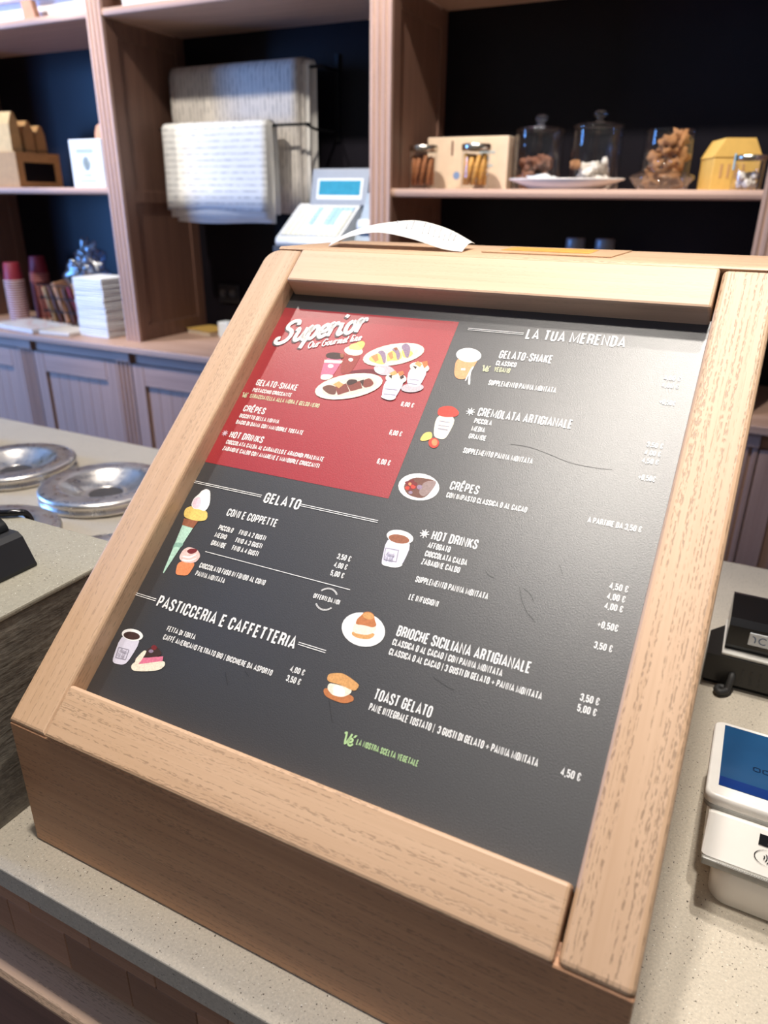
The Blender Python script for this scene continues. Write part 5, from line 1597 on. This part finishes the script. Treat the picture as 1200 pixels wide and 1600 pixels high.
plain('tag_blue', (150, 190, 210), 0.5)
tg.build('price_tag', 'tag_blue', label='small pale blue tag hanging on the low jar', cat='tag')

# bottles whose caps show below the shelf
plain('bottle_dark', (34, 34, 40), 0.25)
plain('cap_grey', (130, 134, 142), 0.4, 0.3)
for x_, lb in ((-0.006, 'dark bottle with grey cap under the shelf, left of the pair'), (0.078, 'dark bottle with grey cap under the shelf, right of the pair')):
    t = thing('bottle', (x_, 1.95, ZB), lb, 'bottle', 'bottles under the right shelf')
    MB().lathe([(.002, .0006), (.034, .0006), (.036, .006), (.036, .24), (.030, .30), (.020, .345), (.020, .388)], (x_, 1.95, ZB), 24).build('body', 'bottle_dark', t)
    MB().lathe([(.026, .388), (.027, .390), (.027, .414), (.025, .419), (.0004, .419)], (x_, 1.95, ZB), 24).build('cap', 'cap_grey', t)

# ------------------------------------------------------------------ left bay, upper shelf
kb_ = thing('kraft_display_box', (-2.27, 1.95, SZ), 'open kraft display box holding tall paper bags at the left shelf', 'box')
bx0, bx1, by0, by1, bh = -2.400, -2.190, 1.850, 2.060, 0.128
MB().box(bx0, bx1, by0, by0 + .005, SZ + .0005, SZ + bh, .001, 1).build('front', 'kraft', kb_)
MB().box(bx0, bx1, by1 - .005, by1, SZ + .0005, SZ + bh, .001, 1).build('back', 'kraft', kb_)
MB().box(bx0, bx0 + .005, by0 + .0052, by1 - .0052, SZ + .0005, SZ + bh, .001, 1).build('side', 'kraft', kb_)
# right side: a frame round a dark window
for a, b, c, d in ((by0 + .0052, by0 + .032, .0005, bh), (by1 - .030, by1 - .0052, .0005, bh), (by0 + .0322, by1 - .0302, .0005, .022), (by0 + .0322, by1 - .0302, bh - .036, bh)):
    MB().box(bx1 - .005, bx1, a, b, SZ + c, SZ + d).build('side_frame', 'kraft', kb_)
MB().box(bx0 + .006, bx1 - .012, by0 + .006, by1 - .006, SZ + .0006, SZ + .006).build('bottom', 'kraft', kb_)
MB().box(bx1 - .011, bx1 - .0065, by0 + .006, by1 - .006, SZ + .0065, SZ + bh - .002).build('inner_card', 'back_navy', kb_)
MB().lathe([(0.0004, 0), (0.022, 0)], (0, 0, 0), 20).xform(Matrix.Translation((-2.335, by0 - .0006, SZ + 0.045)) @ Matrix.Rotation(R(90), 4, 'X')).build('printed_badge', 'print_blue', kb_)
plain('bag_kraft', (226, 188, 128), 0.7, 0, 0.1)
for k, (y_, x0, x1, hz, tone) in enumerate(((1.885, -2.370, -2.215, .262, 'bag_kraft'), (1.945, -2.360, -2.210, .235, 'kraft'), (2.000, -2.355, -2.210, .222, 'kraft'))):
    mb = MB()
    z0 = SZ + .0065
    pf = [(y_ - .024, z0), (y_ - .026, z0 + .10), (y_ - .022, z0 + hz * .84), (y_ - .004, z0 + hz), (y_ + .008, z0 + hz * .99), (y_ + .020, z0 + hz * .86), (y_ + .024, z0 + .10), (y_ + .022, z0)]
    mb.prism(pf, x0, x1, 'X')
    mb.build('paper_bag', tone, label=['tallest pale kraft paper bag at the front of the display box', 'middle kraft paper bag in the display box', 'rear kraft paper bag, lowest in the display box'][k], cat='paper bag', group='paper bags in the display box')
wc = thing('white_carton', (-1.82, 1.89, SZ), 'small white printed carton standing beside the left upright on the shelf', 'carton')
MB().box(-1.905, -1.742, 1.862, 1.905, SZ + .0005, SZ + .163, .002).build('box', 'card_white', wc)
for z0, z1, x0, x1 in ((.118, .132, -1.872, -1.785), (.040, .046, -1.848, -1.808), (.020, .027, -1.868, -1.784)):
    MB().box(x0, x1, 1.8608, 1.8616, SZ + z0, SZ + z1).build('printed_line', 'print_pale', wc)
plain('emblem', (120, 138, 136), 0.6)
mb = MB()
for r_ in (.006, .012, .018):
    t_ = MB()
    strip(t_, [(-1.826 + r_ * math.cos(2 * math.pi * k / 20), SZ + .082 + r_ * 1.15 * math.sin(2 * math.pi * k / 20)) for k in range(20)], .0018, 0, True)
    mb.add([(p[0], 1.8610, p[1]) for p in t_.v], t_.f)
t_ = MB()
strip(t_, [(-1.826, SZ + .058), (-1.826, SZ + .108)], .002)
mb.add([(p[0], 1.8610, p[1]) for p in t_.v], t_.f)
mb.build('printed_emblem', 'emblem', wc)
cbp = [(-1.878, SZ + .0005), (-1.700, SZ + .0005), (-1.700, SZ + .225), (-1.825, SZ + .225), (-1.850, SZ + .215), (-1.862, SZ + .19)]
plain('board_tan', (216, 160, 120), 0.6, 0, 0.08)
MB().prism(cbp, 1.955, 1.972, 'Y').build('wooden_board', 'board_tan', label='tan wooden board leaning behind the white carton', cat='board')

# ------------------------------------------------------------------ left bay, on the worktop
plain('cup_red', (150, 44, 56), 0.5, 0, 0.06)
plain('cup_pink', (196, 130, 122), 0.5, 0, 0.06)
plain('cup_rim', (232, 206, 198), 0.5)


def cup_mesh():
    mb = MB()
    mb.lathe([(.0400, .0), (.0425, .0015), (.0425, .0040), (.0400, .0050)], (0, 0, 0), 24, 1)
    mb.lathe([(.0398, .0050), (.0320, .0750), (.0300, .0770), (.0004, .0770)], (0, 0, 0), 24, 0)
    return mb


def cup_stack(cx, cy, n_, label, grp, mats):
    o0 = None
    for k in range(n_):
        if o0 is None:
            o = o0 = cup_mesh().build('paper_cup', mats, loc=(cx, cy, ZB + .0005))
        else:
            o = o0.copy()
            COL.objects.link(o)
        o.location = (cx + random.uniform(-.0008, .0008), cy, ZB + .0005 + .0100 * k)
        tag(o, label, 'cup', grp)


cup_stack(-2.455, 1.945, 18, 'red upturned paper cup with pale rim in the front stack', 'cups in the front stack', ['cup_red', 'cup_rim'])
cup_stack(-2.440, 2.070, 20, 'dark red upturned paper cup in the rear stack beside the basket', 'cups in the rear stack', ['cup_red', 'cup_pink'])
# basket with packets and a clear bag
bk = thing('wire_basket', (-2.15, 2.03, ZB), 'dark wire basket of small packets behind the napkins', 'basket')
for z, g in ((.004, .0), (.055, .006), (.110, .012), (.165, .018)):
    p = [(a, b, ZB + z) for a, b in rbox_prof(-2.300 - g, -2.010 + g, 1.950 - g, 2.110 + g, .02, 4)]
    MB().tube(p + [p[0]], .0028, 6).build('wire_ring', 'black_metal', bk)
for k in range(8):
    x_ = -2.285 + .0372 * k
    MB().tube([(x_, 1.949, ZB + .004), (x_, 1.931, ZB + .165)], .0022, 6).build('wire_upright', 'black_metal', bk)
cols = ['kraft', 'print_brown', 'board_tan', 'print_brown', 'cup_red', 'kraft', 'cup_pink']
pk_l = ['kraft brown packet leaning leftmost in the wire basket', 'dark brown packet, second from left in the wire basket', 'tan packet, third from left in the wire basket', 'dark brown packet in the middle of the wire basket',
        'dark red packet right of the middle in the wire basket', 'kraft brown packet, second from right in the wire basket', 'pale pink packet at the right end of the wire basket']
for k, c in enumerate(cols):
    x_ = -2.275 + .040 * k
    m_ = Matrix.Translation((x_, 2.02, ZB + .008)) @ Matrix.Rotation(R(-9 - 2 * (k % 3)), 4, 'Y') @ Matrix.Rotation(R(6), 4, 'X')
    MB().box(-.010, .010, -.045, .045, 0, .150 + .012 * (k % 3), .003, 1, mat=m_).build('packet', c, label=pk_l[k], cat='packet', group='packets in the wire basket')
mb = MB()
mb.lump((-2.060, 2.010, ZB + .235), .085, .055, .060, 5, .75, 4)
mb.lump((-2.040, 2.000, ZB + .295), .040, .030, .055, 9, .8, 3)
mb.build('plastic_bag', 'clear_bag', label='crumpled clear plastic bag on top of the wire basket', cat='plastic bag')
# napkin stack
nk = None
plain('napkin_white', (238, 240, 240), 0.75, 0, 0.03)
for k in range(24):
    if nk is None:
        o = nk = MB().box(-.078, .078, -.075, .075, 0.0002, .0092, .003, 2).build('napkin', 'napkin_white', loc=(0, 0, 0))
    else:
        o = nk.copy()
        COL.objects.link(o)
    o.location = (-1.838 + random.uniform(-.0015, .0015), 1.868 + random.uniform(-.0015, .0015), ZB + .0005 + .0094 * k)
    o.rotation_euler.z = R(random.uniform(-.8, .8))
    tag(o, 'white folded napkin in the tall stack beside the left upright', 'napkin', 'napkins in the tall stack')
plain('magazine', (236, 232, 226), 0.35, 0, 0.05, 20)
mg_mat, nt, b = new_mat('magazine_cover')
f = noise(nt, coords(nt), 22, 3)
link(nt, ramp(nt, f, [(0.0, lin((240, 238, 232))), (0.56, lin((238, 234, 228))), (0.62, lin((226, 150, 130))), (0.68, lin((238, 236, 230))), (1.0, lin((190, 206, 190)))]), b.inputs['Base Color'])
b.inputs['Roughness'].default_value = 0.35
MATS['magazine_cover'] = mg_mat
mz = thing('magazine', (-2.24, 1.83, ZB), 'white magazine with coloured print lying at the worktop edge, leftmost', 'magazine')
m_ = Matrix.Translation((-2.235, 1.832, ZB)) @ Matrix.Rotation(R(-8), 4, 'Z')
MB().box(-.155, .150, -.095, .085, .0006, .016, .003, 2, mat=m_).build('pages', 'magazine', mz)
MB().box(-.153, .148, -.093, .083, .0162, .0178, .0006, 1, mat=m_).build('cover', 'magazine_cover', mz)
m_ = Matrix.Translation((-2.015, 1.822, ZB)) @ Matrix.Rotation(R(5), 4, 'Z')
plain('brochure_cream', (236, 222, 200), 0.45, 0, 0.05, 30)
MB().box(-.072, .085, -.085, .060, .0006, .016, .003, 2, mat=m_).build('brochure', 'brochure_cream', label='cream brochure lying between the magazine and the napkin stack', cat='brochure')

# middle bay worktop: book and white box, wall socket
bo = thing('book', (-1.50, 2.08, ZB), 'thin yellow covered book lying beside the left upright', 'book')
m_ = Matrix.Translation((-1.512, 2.100, ZB)) @ Matrix.Rotation(R(-14), 4, 'Z')
MB().box(-.070, .075, -.055, .060, .003, .017, .001, 1, mat=m_).build('pages', 'brochure_cream', bo)
MB().box(-.073, .078, -.058, .063, .0172, .0205, .001, 1, mat=m_).build('cover', 'kraft_yellow', bo)
MB().box(-.073, .078, -.058, .063, .0006, .0028, .001, 1, mat=m_).build('cover', 'kraft_pale', bo)
MB().box(-1.412, -1.360, 2.035, 2.085, ZB + .0006, ZB + .062, .003).build('white_box', 'card_white', label='little white box beside the yellow book', cat='box')
so = thing('wall_socket', (-1.47, 2.2, 0.15), 'dark wall socket on the black back panel above the yellow book', 'socket')
MB().box(-1.520, -1.418, 2.190, 2.1998, 0.155, 0.228, .003).build('plate', 'black_plastic', so)
for x_ in (-1.495, -1.445):
    MB().lathe([(.0004, 0), (.014, 0), (.016, .003)], (0, 0, 0), 18).xform(Matrix.Translation((x_, 2.1895, 0.192)) @ Matrix.Rotation(R(90), 4, 'X')).build('socket_face', 'drawer_grey', so)

# ------------------------------------------------------------------ on the top shelves
plain('box_white', (238, 238, 242), 0.5, 0, 0.02)
TZ = 1.1235
tb = thing('storage_box', (-2.2, 2.0, TZ), 'long white storage box on the top shelf at the upper left', 'box')
MB().box(-2.640, -1.700, 1.890, 2.160, TZ, TZ + .072, .003).build('body', 'box_white', tb)
MB().box(-2.648, -1.692, 1.860, 2.168, TZ + .0725, TZ + .150, .004).build('lid', 'box_white', tb)
MB().prism([(-2.005, TZ), (-1.945, TZ), (-1.962, TZ + .060), (-2.012, TZ + .060)], 1.835, 1.858, 'Y').build('wooden_wedge', 'board_tan', label='small tan wooden wedge before the long white box on the top shelf', cat='wedge')
tc2 = thing('storage_box', (-1.3, 2.0, TZ), 'white storage box on the top shelf above the hanging paper', 'box')
MB().box(-1.555, -1.120, 1.850, 2.140, TZ, TZ + .18, .004).build('body', 'box_white', tc2)
MB().box(-1.560, -1.115, 1.845, 2.145, TZ + .1802, TZ + .21, .004).build('lid', 'box_white', tc2)
